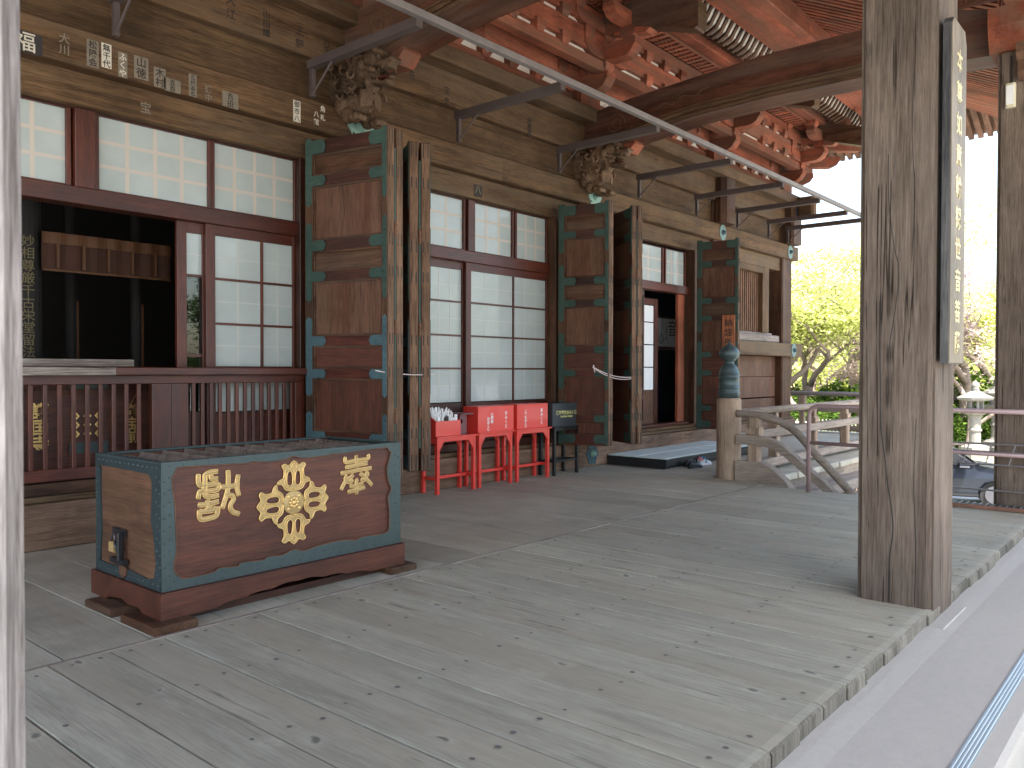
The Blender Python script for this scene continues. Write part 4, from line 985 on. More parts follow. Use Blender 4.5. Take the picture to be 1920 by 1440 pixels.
# top frame
for a in ((X0+.001, X1-.001, Y0, Y0+.045), (X0+.001, X1-.001, Y1-.045, Y1), (X0, X0+.045, Y0+.0455, Y1-.0455), (X1-.045, X1, Y0+.0455, Y1-.0455)):
    bx('top_rim', 'box_metal', B, *a, Z1+.0005, Z1+.012, off=OB)
for a in ((X0+.05, X1-.05, Y0+.046, Y0+.075), (X0+.05, X1-.05, Y1-.075, Y1-.05)): bx('inner_rail', 'box_wood', B, *a, Z1-.12, Z1-.004, off=OB)
pr0 = MB().prism([(-.078, -.085), (.078, -.085), (.078, -.075), (-.028, .004), (-.04, .004), (-.078, -.07)], 'y', Y0+.076-5.05, Y1-.076-5.05).build('slat', 'pillar_wood', B); pr0.location = (X0+.14-3.2, 0, Z1)
for i in range(1, 11):
    o = pr0.copy(); C.objects.link(o); o.location = (X0+.14+i*.157-3.2, 0, Z1)
# rivets
rv = MB()
def rivet(m, p, nrm, r=.008):
    p = Vector(p); nrm = Vector(nrm); u = nrm.orthogonal().normalized(); v = nrm.cross(u)
    ring = [p+(u*math.cos(a*math.pi/3)+v*math.sin(a*math.pi/3))*r for a in range(6)]; mid = [p+nrm*r*.55+(u*math.cos(a*math.pi/3)+v*math.sin(a*math.pi/3))*r*.6 for a in range(6)]
    m.add(ring+mid+[p+nrm*r*.7], [(i, (i+1) % 6, 6+(i+1) % 6, 6+i) for i in range(6)]+[(6+i, 6+(i+1) % 6, 12) for i in range(6)])
x = X0+.05
while x < X1-.03:
    rivet(rv, (x, Y0, Z0+.022), (0, -1, 0)); rivet(rv, (x+.03, Y0, Z0+.055), (0, -1, 0)); rivet(rv, (x, Y0, Z1-.012), (0, -1, 0), .006)
    rivet(rv, (x, Y0+.02, Z1+.012), (0, 0, 1), .008); rivet(rv, (x, Y1-.02, Z1+.012), (0, 0, 1), .008); x += .082
z = Z0+.07
while z < Z1-.03:
    for xx in (X0+.018, X0+.05, X1-.018, X1-.05): rivet(rv, (xx, Y0, z+(.02 if xx in (X0+.05, X1-.05) else 0)), (0, -1, 0))
    for yy in (Y0+.02, Y0+.06, Y1-.03): rivet(rv, (X0, yy, z+.02*(yy == Y0+.06)), (-1, 0, 0))
    z += .072
y = Y0+.05
while y < Y1:
    rivet(rv, (X0, y, Z0+.03), (-1, 0, 0)); rivet(rv, (X0, y, Z1-.025), (-1, 0, 0)); rivet(rv, (X0+.02, y, Z1+.012), (0, 0, 1)); y += .06
tag(rv.build('rivet', 'box_metal', B, off=OB, smooth=True), kind='stuff')
# plinth with scalloped lower edge
xs2 = []; 
def scal(x):
    u = abs(x-3.19)/.92
    if u > .62: return .05
    return .052+.05*(1-(u/.62))**.8+.012*abs(math.sin(u*14))
N_ = 60
P = [(2.25+i*(4.13-2.25)/N_, scal(2.25+i*(4.13-2.25)/N_)) for i in range(N_+1)]
MB().prism(P+[(4.13, .203), (2.25, .203)], 'y', 4.575, 4.625).build('plinth', 'box_wood', B, off=OB)
MB().prism(P+[(4.13, .203), (2.25, .203)], 'y', 5.47, 5.52).build('plinth', 'box_wood', B, off=OB)
P2 = [(4.626, .05), (4.80, .05), (4.86, .075), (5.0, .07), (5.08, .09), (5.25, .07), (5.3, .05), (5.469, .05), (5.469, .203), (4.626, .203)]
MB().prism(P2, 'x', 2.25, 2.30).build('plinth', 'box_wood', B, off=OB); MB().prism(P2, 'x', 4.08, 4.13).build('plinth', 'box_wood', B, off=OB)
bx('plinth_core', 'dark_wood_x', B, 2.32, 4.06, 4.65, 5.45, .09, .2, off=OB)
for i, (y0, y1) in enumerate(((4.47, 4.88), (5.02, 5.38))):
    bl = empty('support_block', (3.17, (y0+y1)/2, 0), 0, ['dark timber runner under the front edge of the large offering box', 'dark timber runner under the rear of the large offering box'][i], 'timber block', 'runners under the offering box')
    bx('runner', 'brown_wood_y', bl, 2.155, 2.42, y0, y1, .001, .05, off=(3.17, (y0+y1)/2, 0), c=.006); bx('runner', 'brown_wood_y', bl, 3.95, 4.2, y0+.05, y1, .001, .05, off=(3.17, (y0+y1)/2, 0), c=.006)
    bx('runner', 'dark_wood_x', bl, 2.421, 3.949, y0+.2, y1, .001, .048, off=(3.17, (y0+y1)/2, 0))
bx('lining_sheet', 'aluminium', B, 2.25, 2.75, 4.56, 4.9, .0485, .0515, off=OB) if False else None
# emblem and seal characters
CH_L = [[(2.503, 0.872), (2.503, 0.829), (2.513, 0.807), (2.559, 0.802), (2.629, 0.801), (2.632, 0.772), (2.599, 0.765), (2.55, 0.765)], [(2.629, 0.88), (2.585, 0.878), (2.55, 0.867), (2.546, 0.844), (2.545, 0.746), (2.553, 0.735), (2.584, 0.728), (2.634, 0.733)], [(2.585, 0.859), (2.591, 0.836), (2.629, 0.835)], [(2.533, 0.769), (2.51, 0.764), (2.502, 0.725)], [(2.501, 0.687), (2.564, 0.685), (2.634, 0.694)], [(2.561, 0.709), (2.57, 0.67), (2.555, 0.648)], [(2.57, 0.67), (2.593, 0.649), (2.616, 0.654)], [(2.509, 0.654), (2.509, 0.619), (2.523, 0.598), (2.578, 0.599), (2.622, 0.612), (2.631, 0.66)], [(2.509, 0.646), (2.57, 0.643), (2.61, 0.644)], [(2.698, 0.878), (2.701, 0.836), (2.697, 0.765), (2.691, 0.738), (2.676, 0.693), (2.658, 0.646)], [(2.655, 0.78), (2.697, 0.779), (2.749, 0.781), (2.762, 0.808), (2.768, 0.844)], [(2.765, 0.797), (2.761, 0.758), (2.773, 0.712)], [(2.697, 0.726), (2.728, 0.717), (2.737, 0.694), (2.718, 0.668), (2.715, 0.638), (2.736, 0.613), (2.776, 0.597)]]
CH_R = [[(3.606, 0.889), (3.606, 0.852), (3.702, 0.857), (3.807, 0.862), (3.81, 0.891)], [(3.702, 0.894), (3.703, 0.783)], [(3.606, 0.815), (3.702, 0.823), (3.803, 0.83)], [(3.567, 0.777), (3.702, 0.786), (3.841, 0.792)], [(3.675, 0.757), (3.629, 0.729), (3.606, 0.721), (3.587, 0.695), (3.567, 0.663)], [(3.619, 0.757), (3.603, 0.737), (3.619, 0.717), (3.649, 0.709), (3.668, 0.726)], [(3.735, 0.761), (3.772, 0.739), (3.799, 0.712), (3.823, 0.688), (3.844, 0.665)], [(3.786, 0.765), (3.806, 0.752), (3.789, 0.729), (3.772, 0.71), (3.745, 0.72)], [(3.715, 0.721), (3.702, 0.701), (3.705, 0.616)], [(3.645, 0.678), (3.705, 0.679), (3.762, 0.689)], [(3.629, 0.64), (3.705, 0.648), (3.779, 0.658)]]
def sm_open(P, n=4):
    if len(P) < 3: return P
    Q = [P[0]]+P+[P[-1]]; out = []
    for i in range(1, len(Q)-2):
        p0, p1, p2, p3 = Q[i-1], Q[i], Q[i+1], Q[i+2]
        for j in range(n):
            t = j/n; out.append(tuple(.5*((2*p1[c])+(-p0[c]+p2[c])*t+(2*p0[c]-5*p1[c]+4*p2[c]-p3[c])*t*t+(-p0[c]+3*p1[c]-3*p2[c]+p3[c])*t**3) for c in (0, 1)))
    return out+[P[-1]]
YE = Y0+.012
def strokes(name, S, hw, lower_mat, rim_r):
    a = MB(); b = MB()
    for k_, st in enumerate(S):
        P = sm_open(st); a.tube([(x-3.2, YE-.003-.0004*k_-5.05, z) for x, z in P], hw*.9, 8, flat=(0, 1, 0))
        if rim_r:
            Lf, Rg = [], []
            for i in range(len(P)):
                d = Vector((P[min(i+1, len(P)-1)][0]-P[max(i-1, 0)][0], P[min(i+1, len(P)-1)][1]-P[max(i-1, 0)][1])).normalized(); nn = Vector((-d.y, d.x))
                Lf.append((P[i][0]+nn.x*hw, P[i][1]+nn.y*hw)); Rg.append((P[i][0]-nn.x*hw, P[i][1]-nn.y*hw))
            loop = Lf+Rg[::-1]+Lf[:1]
            b.tube([(x-3.2, YE-.004-5.05, z) for x, z in loop], rim_r, 6)
    o = a.build(name, lower_mat, B, smooth=True)
    if rim_r: b.build('gilt_rim', 'gold', o, smooth=True)
strokes('seal_character', CH_L, .0125, 'dull_gold', .0042); strokes('seal_character', CH_R, .0115, 'dull_gold', .0038)
U = .27/605
headL = [(0, 200), (-120, 210), (-180, 290), (-250, 305), (-220, 350), (-160, 380), (-150, 480), (-180, 540), (-140, 570), (-75, 545), (0, 605)]
hd = headL+[(-x, y) for x, y in headL[-2:0:-1]]
holeL = [(-60, 470), (-100, 430), (-105, 300), (-60, 260), (-20, 300), (-28, 430)]
holeR = [(-x, y) for x, y in holeL]
em = empty('crest', (3.176-3.2, YE-5.05, .622)); em.parent = B; em.name = 'crest'
bpy.data.objects.remove(em)
def rot2(P, a): return [(x*math.cos(a)-y*math.sin(a), x*math.sin(a)+y*math.cos(a)) for x, y in P]
cr = MB().lathe([(178*U, 0), (178*U, -.007), (165*U, -.010), (160*U, -.008), (100*U, -.012), (95*U, -.009), (0.001, -.010)], (3.176-3.2, YE-5.05, .622), 36, 'y').build('crest', 'dull_gold', B, smooth=False)
ros = MB()
for i in range(8): ros.blob((3.176-3.2+62*U*math.cos(i*math.pi/4), YE-.011-5.05, .622+62*U*math.sin(i*math.pi/4)), (28*U, .006, 28*U), 8, 6)
ros.blob((3.176-3.2, YE-.013-5.05, .622), (40*U, .008, 40*U), 10, 6)
for i in range(4):
    a0 = math.pi/4+i*math.pi/2
    ros.blob((3.176-3.2+130*U*math.cos(a0), YE-.008-5.05, .622+130*U*math.sin(a0)), (30*U, .006, 30*U), 8, 6)
ros.build('rosette', 'gold', cr, smooth=True)
for q in range(4):
    a = q*math.pi/2; f_ = lambda P: [(x*U+3.176-3.2, y*U+.622) for x, y in rot2([(px_*1.14, 400+(py_-400)*1.08) for px_, py_ in P], a)]
    o_ = smooth_loop(f_(hd), 3); h1 = smooth_loop(f_(holeL), 3); h2 = smooth_loop(f_(holeR), 3)
    s_ = plate('crest_prong', 'dull_gold', cr, o_, [h1, h2], .006, M_facing_minusY(0, YE-.004-5.05, 0))
    rr = MB()
    for lp in (o_, h1, h2): rr.tube([(x, YE-.0075-5.05, z) for x, z in lp+lp[:1]], .0042, 6)
    for lp in ([(0, 215), (-90, 235), (-140, 300), (-128, 400), (-130, 500)], [(0, 215), (90, 235), (140, 300), (128, 400), (130, 500)], [(0, 300), (0, 480), (-40, 520), (0, 570), (40, 520), (0, 480)]):
        rr.tube([(x, YE-.0075-5.05, z) for x, z in sm_open(f_(lp))], .0035, 6)
    rr.build('crest_outline', 'gold', cr, smooth=True)
# lock on the left end
lk = empty('padlock', (X0-.02, 5.14, .41), 0, 'black steel hasp with a brass padlock on the left end of the offering box', 'padlock'); ol = (X0-.02, 5.14, .41)
bx('hasp', 'black_lacquer', lk, X0-.012, X0-.0005, 5.05, 5.22, .47, .515, off=ol, c=.004); MB().cbox(X0-.05, X0-.0125, 5.06, 5.085, .33, .50, .006).build('hasp_arm', 'black_lacquer', lk, off=ol)
bx('lock_plate', 'black_lacquer', lk, X0-.04, X0-.0005, 5.03, 5.20, .30, .335, off=ol, c=.006)
MB().cbox(X0-.06, X0-.03, 5.10, 5.165, .375, .44, .006).build('lock_body', 'dull_gold', lk, off=ol)
MB().tube([(X0-.045, 5.11, .44), (X0-.045, 5.112, .475), (X0-.045, 5.132, .49), (X0-.045, 5.153, .475), (X0-.045, 5.155, .44)], .006, 8).build('shackle', 'rim_metal', lk, off=ol, smooth=True)
MB().tube([(X0-.02, 5.06, .34), (X0-.05, 5.085, .40), (X0-.055, 5.09, .45)], .008, 8).build('hasp_loop', 'black_lacquer', lk, off=ol, smooth=True)
MB().prism([(-.0, .30), (.05, .28), (.045, .235), (.0, .21), (-.045, .235), (-.05, .28)], 'x', X0-.0095, X0-.0015).build('lock_tag', 'box_side_wood', lk, off=(X0-.02, 5.14-5.09, .41)) if True else None

# ------------------------------------------------------------------ fortune tables and boxes
def table(x0, x1, y0, y1, zt, mat, label, gate=True, group='small red stands along the wall'):
    L0 = ((x0+x1)/2, (y0+y1)/2, 0)
    t = empty('table', L0, 0, label, 'table', group)
    bx('table_top', mat, t, x0-.015, x1+.035, y0-.02, y1, zt-.022, zt, off=L0, c=.003)
    s = .042
    for a in (x0, x1-s):
        for b in (y0, y1-s-.01): bx('leg', mat, t, a, a+s, b, b+s, 0.001, zt-.023, off=L0)
    if gate:
        c = .11
        for yy in (y0+.004, y1-s-.005):
            P = [(x0+s, zt-.024), (x0+s, zt-.065-c), (x0+s+c*.75, zt-.065), (x1-s-c*.75, zt-.065), (x1-s, zt-.065-c), (x1-s, zt-.024)]
            MB().prism(P, 'y', yy, yy+.02).build('apron', mat, t, off=L0)
        for xx in (x0+.01, x1-s+.01): bx('apron', mat, t, xx, xx+.02, y0+s, y1-s-.01, zt-.09, zt-.024, off=L0)
        bx('stretcher', mat, t, x0+s, x1-s, (y0+y1)/2-.02, (y0+y1)/2+.01, .17, .205, off=L0)
        for xx in (x0+.01, x1-s+.01): bx('stretcher', mat, t, xx, xx+.02, y0+s, y1-s-.01, .17, .205, off=L0)
    else:
        for yy in (y0+.01, y1-s): bx('stretcher', mat, t, x0+s, x1-s, yy, yy+.022, .19, .22, off=L0); bx('apron', mat, t, x0+s, x1-s, yy, yy+.022, zt-.06, zt-.024, off=L0)
        for xx in (x0+.01, x1-s+.01): bx('stretcher', mat, t, xx, xx+.022, y0+s, y1-s-.01, .19, .22, off=L0)
    return t
table(6.87, 7.55, 7.03, 7.325, .70, 'red_lacquer', 'leftmost red stand, carrying the small open box of paper slips')
table(7.635, 8.29, 7.05, 7.325, .71, 'red_lacquer', 'middle red stand, under the wide red box with two columns of writing')
table(8.375, 9.085, 7.04, 7.325, .71, 'red_lacquer', 'rightmost red stand, next to the black one')
table(9.19, 9.78, 7.03, 7.325, .70, 'black_lacquer', 'black stand with thin legs at the right end of the row', gate=False, group='small stands along the wall')
def fbox(x0, x1, y0, y1, z0, z1, mat, label, texts):
    L0 = ((x0+x1)/2, (y0+y1)/2, z0); t = empty('fortune_box', L0, 0, label, 'fortune slip box', 'fortune slip boxes along the wall')
    bx('box_body', mat, t, x0, x1, y0, y1, z0+.001, z1-.006, off=L0, c=0).data
    bx('lid', mat, t, x0-.004, x1+.004, y0-.004, y1+.004, z1-.0055, z1, off=L0)
    for (s, x, z, size, m_, lh) in texts: text('lettering', s, m_, t, M_facing_minusY(x-L0[0], y0-.0022-L0[1], z-z0), size, .0006, lh, .0014)
    bx('coin_slot', 'black_ink', t, (x0+x1)/2-.05, (x0+x1)/2+.05, (y0+y1)/2-.01, (y0+y1)/2+.01, z1+.0002, z1+.001, off=L0)
    return t
fbox(7.625, 8.325, 7.06, 7.32, .71, 1.04, 'red_lacquer', 'wide red fortune box with two columns of white writing', [('お\nみ\nく\nじ', 8.17, .965, .052, 'white_ink', 1.12), ('七\n福\n神', 7.89, .955, .055, 'white_ink', .85), ('お\nみ\nく\nじ', 7.82, .90, .052, 'white_ink', .85)])
fbox(8.40, 9.07, 7.06, 7.32, .71, 1.045, 'red_lacquer', 'red fortune box next to the black one, with white writing', [('恋\nみ\nく\nじ', 8.93, .975, .052, 'white_ink', 1.12), ('こ\nど\nも\nみ\nく\nじ', 8.58, .965, .045, 'white_ink', .88)])
fbox(9.17, 9.83, 7.05, 7.32, .70, 1.035, 'grey_lacquer', 'black fortune box with yellow writing at the end of the row', [('漢字導絵おみくじ', 9.50, .925, .062, 'yellow_ink', 1), ('Kanji Mark Omikuji', 9.50, .86, .036, 'yellow_ink', 1)])
ob_ = empty('slip_tray', (7.1, 7.17, .70), 0, 'small red open box packed with folded white paper slips', 'open box'); oo = (7.1, 7.17, .70)
MB().prism([(6.89, .701), (7.29, .701), (7.29, .885), (6.89, .885)], 'y', 7.06, 7.075).build('front_board', 'red_lacquer', ob_, off=oo)
for x in (6.875, 7.29): MB().prism([(7.06, .701), (7.32, .701), (7.32, 1.0), (7.27, 1.0), (7.06, .885)], 'x', x, x+.015).build('side_board', 'red_lacquer', ob_, off=oo)
bx('floor_board', 'red_lacquer', ob_, 6.891, 7.289, 7.076, 7.3, .702, .715, off=oo); bx('back_board', 'red_lacquer', ob_, 6.891, 7.289, 7.305, 7.32, .701, 1.0, off=oo)
for r_ in range(4):
    for i in range(15):
        x = 6.905+i*.026+rnd.uniform(-.004, .004); y = 7.10+r_*.052+rnd.uniform(-.008, .008); zt = .93+r_*.032+rnd.uniform(-.015, .02); tl = rnd.uniform(-.012, .012)
        s_ = empty('paper_slip', (x, y, .72)); 
        bpy.data.objects.remove(s_)
        m = MB(); m.add([(x-.009, y, .717), (x+.009, y, .717), (x+.009+tl, y-.012, zt), (x+tl, y-.012, zt+.012), (x-.009+tl, y-.012, zt), (x-.009, y+.005, .717), (x+.009, y+.005, .717), (x+.009+tl, y-.007, zt), (x+tl, y-.007, zt+.012), (x-.009+tl, y-.007, zt)], [(0, 1, 2, 3, 4), (9, 8, 7, 6, 5), (0, 5, 6, 1), (1, 6, 7, 2), (2, 7, 8, 3), (3, 8, 9, 4), (4, 9, 5, 0)])
        o = m.build('paper_slip', 'white_paper' if not (r_ == 0 and 5 < i < 9) else 'black_ink', None, off=(x, y, .72)); o.location = (x, y, .72)
        tag(o, 'folded white fortune slip packed upright in the small red open box' if not (r_ == 0 and 5 < i < 9) else 'dark slip at the front of the small red open box', 'paper slip', 'fortune slips in the open red box' if not (r_ == 0 and 5 < i < 9) else 'dark slips in the open red box')
bh = empty('number_box', (7.45, 7.2, .70), 0, 'small purple brown wooden box with a round hole beside the open tray of slips', 'wooden box'); obh = (7.45, 7.2, .70)
plate('front_board', 'purple_wood', bh, [(-.075, .001), (.055, .001), (.055, .245), (-.075, .245)], [[(-.04+.022*math.cos(a*math.pi/8), .16+.03*math.sin(a*math.pi/8)) for a in range(16)]], .012, M_facing_minusY(0, -.05, 0))
bx('top_board', 'purple_wood', bh, 7.34, 7.56, 7.08, 7.3, .946, .965, off=obh, c=.003); bx('back_board', 'purple_wood', bh, 7.38, 7.5, 7.25, 7.262, .701, .945, off=obh)
for x in (7.375, 7.493): bx('side_board', 'purple_wood', bh, x, x+.012, 7.16, 7.249, .701, .945, off=obh)

# platform, shoes
pf = empty('step_platform', (12.4, 6.8, 0), 0, 'low platform with black sides and two pale green mats in front of the far doorway', 'platform'); op_ = (12.4, 6.8, 0)
for y0, y1 in ((6.26, 6.76), (6.79, 7.31)):
    bx('mat', 'mat_green', pf, 10.98, 14.3, y0, y1, .1455, .165, off=op_, c=.004)
bx('front_board', 'black_lacquer', pf, 10.96, 14.32, 6.24, 6.26, .03, .145, off=op_); bx('side_board', 'black_lacquer', pf, 10.96, 10.98, 6.2605, 7.31, .002, .145, off=op_)
for x in (11, 12.1, 13.2, 14.2): bx('bearer', 'black_lacquer', pf, x, x+.06, 6.2605, 7.3, .002, .144, off=op_)
def shoe(x, y, rz, style, label, group):
    t = empty('shoe', (x, y, 0), rz, label, 'shoe', group)
    col = {'w': ('shoe_sole', 'shoe_white', 'shoe_pink', 'shoe_blue'), 'b': ('shoe_black', 'shoe_black', 'shoe_black', 'grey_lacquer')}[style]
    # sections from heel (x=0) to toe (x=.29): half width, top height, sole thickness
    S = [(0, .028, .075, .03), (.03, .036, .105, .032), (.08, .036, .085, .03), (.12, .036, .095, .027), (.17, .042, .082, .024), (.22, .047, .062, .022), (.265, .04, .05, .024), (.29, .018, .038, .026)]
    m = MB(); vs = []; n = 12
    for (x_, w_, h_, s_) in S:
        for i in range(n):
            a = 2*math.pi*i/n; c_, s2 = math.cos(a), math.sin(a)
            vs.append((x_, w_*(abs(c_)**.7)*(1 if c_ > 0 else -1), s_*.6+(h_-s_*.6)*.5*(1+(abs(s2)**.8)*(1 if s2 > 0 else -1))))
    fs = [(j*n+i, j*n+(i+1) % n, (j+1)*n+(i+1) % n, (j+1)*n+i) for j in range(len(S)-1) for i in range(n)]+[tuple(range(n)), tuple(range((len(S)-1)*n, len(S)*n))]
    m.add(vs, fs).build('upper', col[1], t, smooth=True)
    pts = [(x_, w_+.006) for x_, w_, h_, s_ in S]; out = [(-.008, -.02)]+[(a, -b) for a, b in pts]+[(.302, 0)]+[(a, b) for a, b in pts[::-1]]+[(-.008, .02)]
    MB().prism(out, 'z', .001, .028).build('sole', col[0], t, bev=.004)
    m = MB(); m.blob((.035, 0, .075), (.034, .038, .038), 10, 7); m.build('heel_counter', col[2], t, smooth=True)
    m = MB()
    for k in range(4): m.tube([(.115+k*.022, -.03, .085-k*.006), (.118+k*.022, 0, .103-k*.009), (.115+k*.022, .03, .085-k*.006)], .006, 6)
    m.blob((.12, 0, .10), (.035, .02, .022), 8, 6); m.build('laces', col[3], t, smooth=True)
    MB().blob((.065, 0, .098), (.036, .024, .012), 10, 6).build('opening', 'black_ink', t)
    if style == 'w':
        for dx in (0, .02): MB().tube([(.10+dx, -.043, .035), (.112+dx, -.043, .055), (.105+dx, -.038, .078)], .0035, 5).build('side_stripe', 'black_ink', t)
shoe(11.78, 6.10, R(-6), 'w', 'white running shoe with pink heel and blue laces, nearer one of the pair', 'white running shoes by the platform'); shoe(11.93, 6.2, R(4), 'w', 'white running shoe with blue laces, farther one beside the railing post', 'white running shoes by the platform')
shoe(11.27, 6.02, R(-12), 'b', 'black shoe lying in front, left of the white running shoes', 'black shoes by the platform'); shoe(11.42, 6.15, R(-2), 'b', 'second black shoe tucked against the platform edge', 'black shoes by the platform')

# ropes
def rope(p, q, sag, label, knot=True):
    t = empty('rope', p, 0, label, 'rope', 'ropes tying the door leaves')
    pts = []
    for i in range(15):
        u = i/14; v = Vector(p).lerp(Vector(q), u); v.z -= sag*4*u*(1-u); pts.append(v-Vector(p))
    MB().tube(pts, .0065, 6).build('cord', 'rope_fibre', t, smooth=True)
    if knot:
        pts2 = [v+Vector((0, 0, -.012-.02*math.sin(i/14*3.14))) for i, v in enumerate(pts)]; MB().tube(pts2, .0065, 6).build('cord', 'rope_fibre', t, smooth=True)
        MB().tube([(0, 0, 0), (-.03, -.02, .03), (-.05, -.02, 0), (-.02, -.02, -.02), (.0, -.02, -.07)], .007, 6).build('knot', 'rope_fibre', t, smooth=True)
rope((5.25, 6.24, 1.50), (6.3, 6.5, 1.46), .02, 'thin pale rope looped round the nearest pair of door leaves', False)
rope((9.54, 6.6, 1.55), (10.6, 6.47, 1.44), .08, 'knotted pale rope tying the second pair of door leaves')

# sign on the third door
sg = empty('hanging_sign', (14.05, 6.72, 2.2), 0, 'reddish wooden sign with black brush writing hung on the farthest folding door', 'sign'); 
sg.rotation_euler = (0, 0, math.atan2(-1, -.16)+R(90)+R(-90))
dv = ang(99); sg.rotation_euler = (0, 0, dv); sg.location = (13.99-.16*.57*0, FY, 0)
Ms = Matrix(((1, 0, 0, .0), (0, 0, -1, -.02), (0, 1, 0, 0), (0, 0, 0, 1)))
bx('board', 'sign_wood', sg, .50, .735, -.03, -.012, 1.74, 2.54, c=.003)
text('lettering', '納\n経\n所', 'black_ink', sg, Matrix(((1, 0, 0, .615), (0, 0, -1, -.0312), (0, 1, 0, 2.46), (0, 0, 0, 1))), .15, .0008, 1.2, .002)
text('lettering', '御\n朱\n印\n受\n付', 'black_ink', sg, Matrix(((1, 0, 0, .705), (0, 0, -1, -.0312), (0, 1, 0, 2.40), (0, 0, 0, 1))), .035, .0006, 1.3)
text('lettering', '大\n本\n山\n護\n国\n寺', 'black_ink', sg, Matrix(((1, 0, 0, .527), (0, 0, -1, -.0312), (0, 1, 0, 2.2), (0, 0, 0, 1))), .035, .0006, 1.3)
# poster contents
bx('frame', 'gold_board', po, 14.62, 15.52, 8.585, 8.598, 1.94, 2.62, off=offp); bx('sheet', 'poster_paper', po, 14.66, 15.48, 8.578, 8.584, 2.01, 2.59, off=offp); bx('caption_strip', 'purple_wood', po, 14.66, 15.48, 8.579, 8.584, 1.955, 2.006, off=offp)
text('lettering', '音', 'faded_ink', po, M_facing_minusY(.22, -.014, .60), .36, .0005, 1); text('lettering', '一\n心\n具\n足\n光\n明', 'black_ink', po, M_facing_minusY(-.02, -.014, .58), .065, .0005, 1); text('lettering', '心', 'black_ink', po, M_facing_minusY(-.25, -.014, .34), .25, .0005, 1)

# name slips pasted on the beams
def slip(x, z, w_, h_, txt, paper, ink, lab, y=FY, size=None):
    t = empty('name_slip', (x, y, z), 0, lab, 'paper slip', 'name slips pasted on the beams')
    if paper: bx('paper', paper, t, x-w_/2, x+w_/2, y-.0022, y-.0004, z-h_, z, off=(x, y, z))
    n_ = len(txt.replace('\n', '')); sz_ = size or min(w_*.92, h_/n_*.95)
    text('lettering', '\n'.join(txt) if '\n' not in txt else txt, ink, t, M_facing_minusY(0, -.0032, -.008), sz_, .0004, (h_/n_)/sz_*.98, .0012)
slip(2.50, 4.25, .26, .17, '福', 'black_ink', 'slip_paper', 'black square slip with white brush writing at the far left of the long beam', size=.17)
slip(3.145, 4.345, .085, .21, '無千代', 'slip_paper', 'black_ink', 'cream paper slip with three black characters at the left of the beam')
slip(3.03, 4.34, .1, .23, '松陽会', 'faded_paper', 'faded_ink', 'faded grey slip left of the cream one on the long beam')
slip(3.285, 4.31, .08, .22, 'ふくや', 'faded_paper', 'slip_paper', 'brownish slip with pale characters right of the cream one')
slip(3.94, 4.30, .08, .21, '三代ゐち', 'faded_paper', 'black_ink', 'narrow grey slip with black characters near the middle of the beam')
slip(5.10, 4.345, .09, .225, '御市八', 'slip_paper', 'black_ink', 'bright cream slip with bold black characters near the first lion')
slip(5.345, 4.30, .075, .17, '八館', None, 'slip_paper', 'pale cut-out characters beside the first lion, lower pair')
slip(5.43, 4.375, .075, .19, '角札', None, 'slip_paper', 'pale cut-out characters beside the first lion, upper pair')
for i, (x, z, w_, h_, s_) in enumerate(((2.8, 4.33, .12, .19, '大川'), (3.45, 4.32, .13, .2, '山徳'), (3.62, 4.27, .11, .18, '木村'), (4.1, 4.24, .13, .16, '講中'), (4.33, 4.23, .17, .15, '吉田'), (3.74, 4.2, .16, .12, '五百'))):
    slip(x, z, w_, h_, s_, 'faded_paper' if i % 3 else None, 'faded_ink' if i % 3 else 'faded_paper', 'worn '+['brown', 'dim', 'pale', 'blurred', 'patchy', 'dark'][i]+' slip '+['left of the grey pair', 'right of the brownish slip', 'two steps right of the brownish slip', 'just right of the narrow grey slip', 'well right of the narrow grey slip', 'just left of the narrow grey slip']
         [i]+' on the long beam')
for i, (x, z, s_, lab) in enumerate(((4.35, 5.20, '大江', 'dark faded characters high on the frieze, left part'), (4.75, 5.18, '山田講', 'dark faded characters high on the frieze above the dark opening'), (5.15, 5.15, '上野', 'dark faded characters on the frieze close to the first curved beam'), (5.5, 5.13, '八千代', 'dark faded characters on the frieze touching the first curved beam'), (6.75, 5.13, '花', 'short dark characters on the frieze right of the first lion'), (7.35, 5.1, '宝来', 'tall dark characters on the frieze above the second bay'), (8.0, 5.05, '玉', 'single dark characters on the frieze above the second bay'), (9.0, 5.1, '川越講', 'worn characters on the frieze just left of the second curved beam'))):
    slip(x, z, .12, .28, s_, None, 'faded_ink', lab, y=FY+.02)
slip(8.05, 3.99, .16, .16, '八', 'faded_ink', 'faded_paper', 'small dark square slip on the head beam above the middle transom', y=FY+.13, size=.12)
slip(3.55, 3.97, .3, .14, '宝', None, 'faded_paper', 'pale worn crest on the head beam above the widest transom', y=FY+.13, size=.11)

# ------------------------------------------------------------------ railings
gp = empty('railing_post', (10.66, 5.08, 0), 0, 'stout railing post with an onion shaped bronze cap at the deck corner', 'railing post')
MB().lathe([(.168, 0), (.168, 1.10), (.15, 1.125)], (0, 0, 0), 28).build('post_shaft', 'rail_wood_z', gp, smooth=False)
cap = [(.142, 1.12), (.145, 1.19), (.15, 1.195), (.15, 1.21), (.142, 1.215), (.14, 1.255), (.15, 1.26), (.15, 1.272), (.14, 1.277), (.139, 1.40), (.149, 1.405), (.149, 1.415), (.14, 1.42), (.14, 1.435), (.149, 1.44), (.149, 1.45), (.138, 1.455), (.134, 1.50), (.11, 1.55), (.095, 1.575), (.08, 1.585), (.075, 1.6), (.066, 1.605), (.064, 1.64), (.085, 1.645), (.088, 1.66), (.11, 1.68), (.137, 1.715), (.142, 1.75), (.13, 1.795), (.09, 1.835), (.045, 1.865), (.02, 1.885), (.008, 1.91), (.001, 1.925)]
MB().lathe(cap, (0, 0, 0), 32).build('onion_cap', 'bronze', gp, smooth=True)
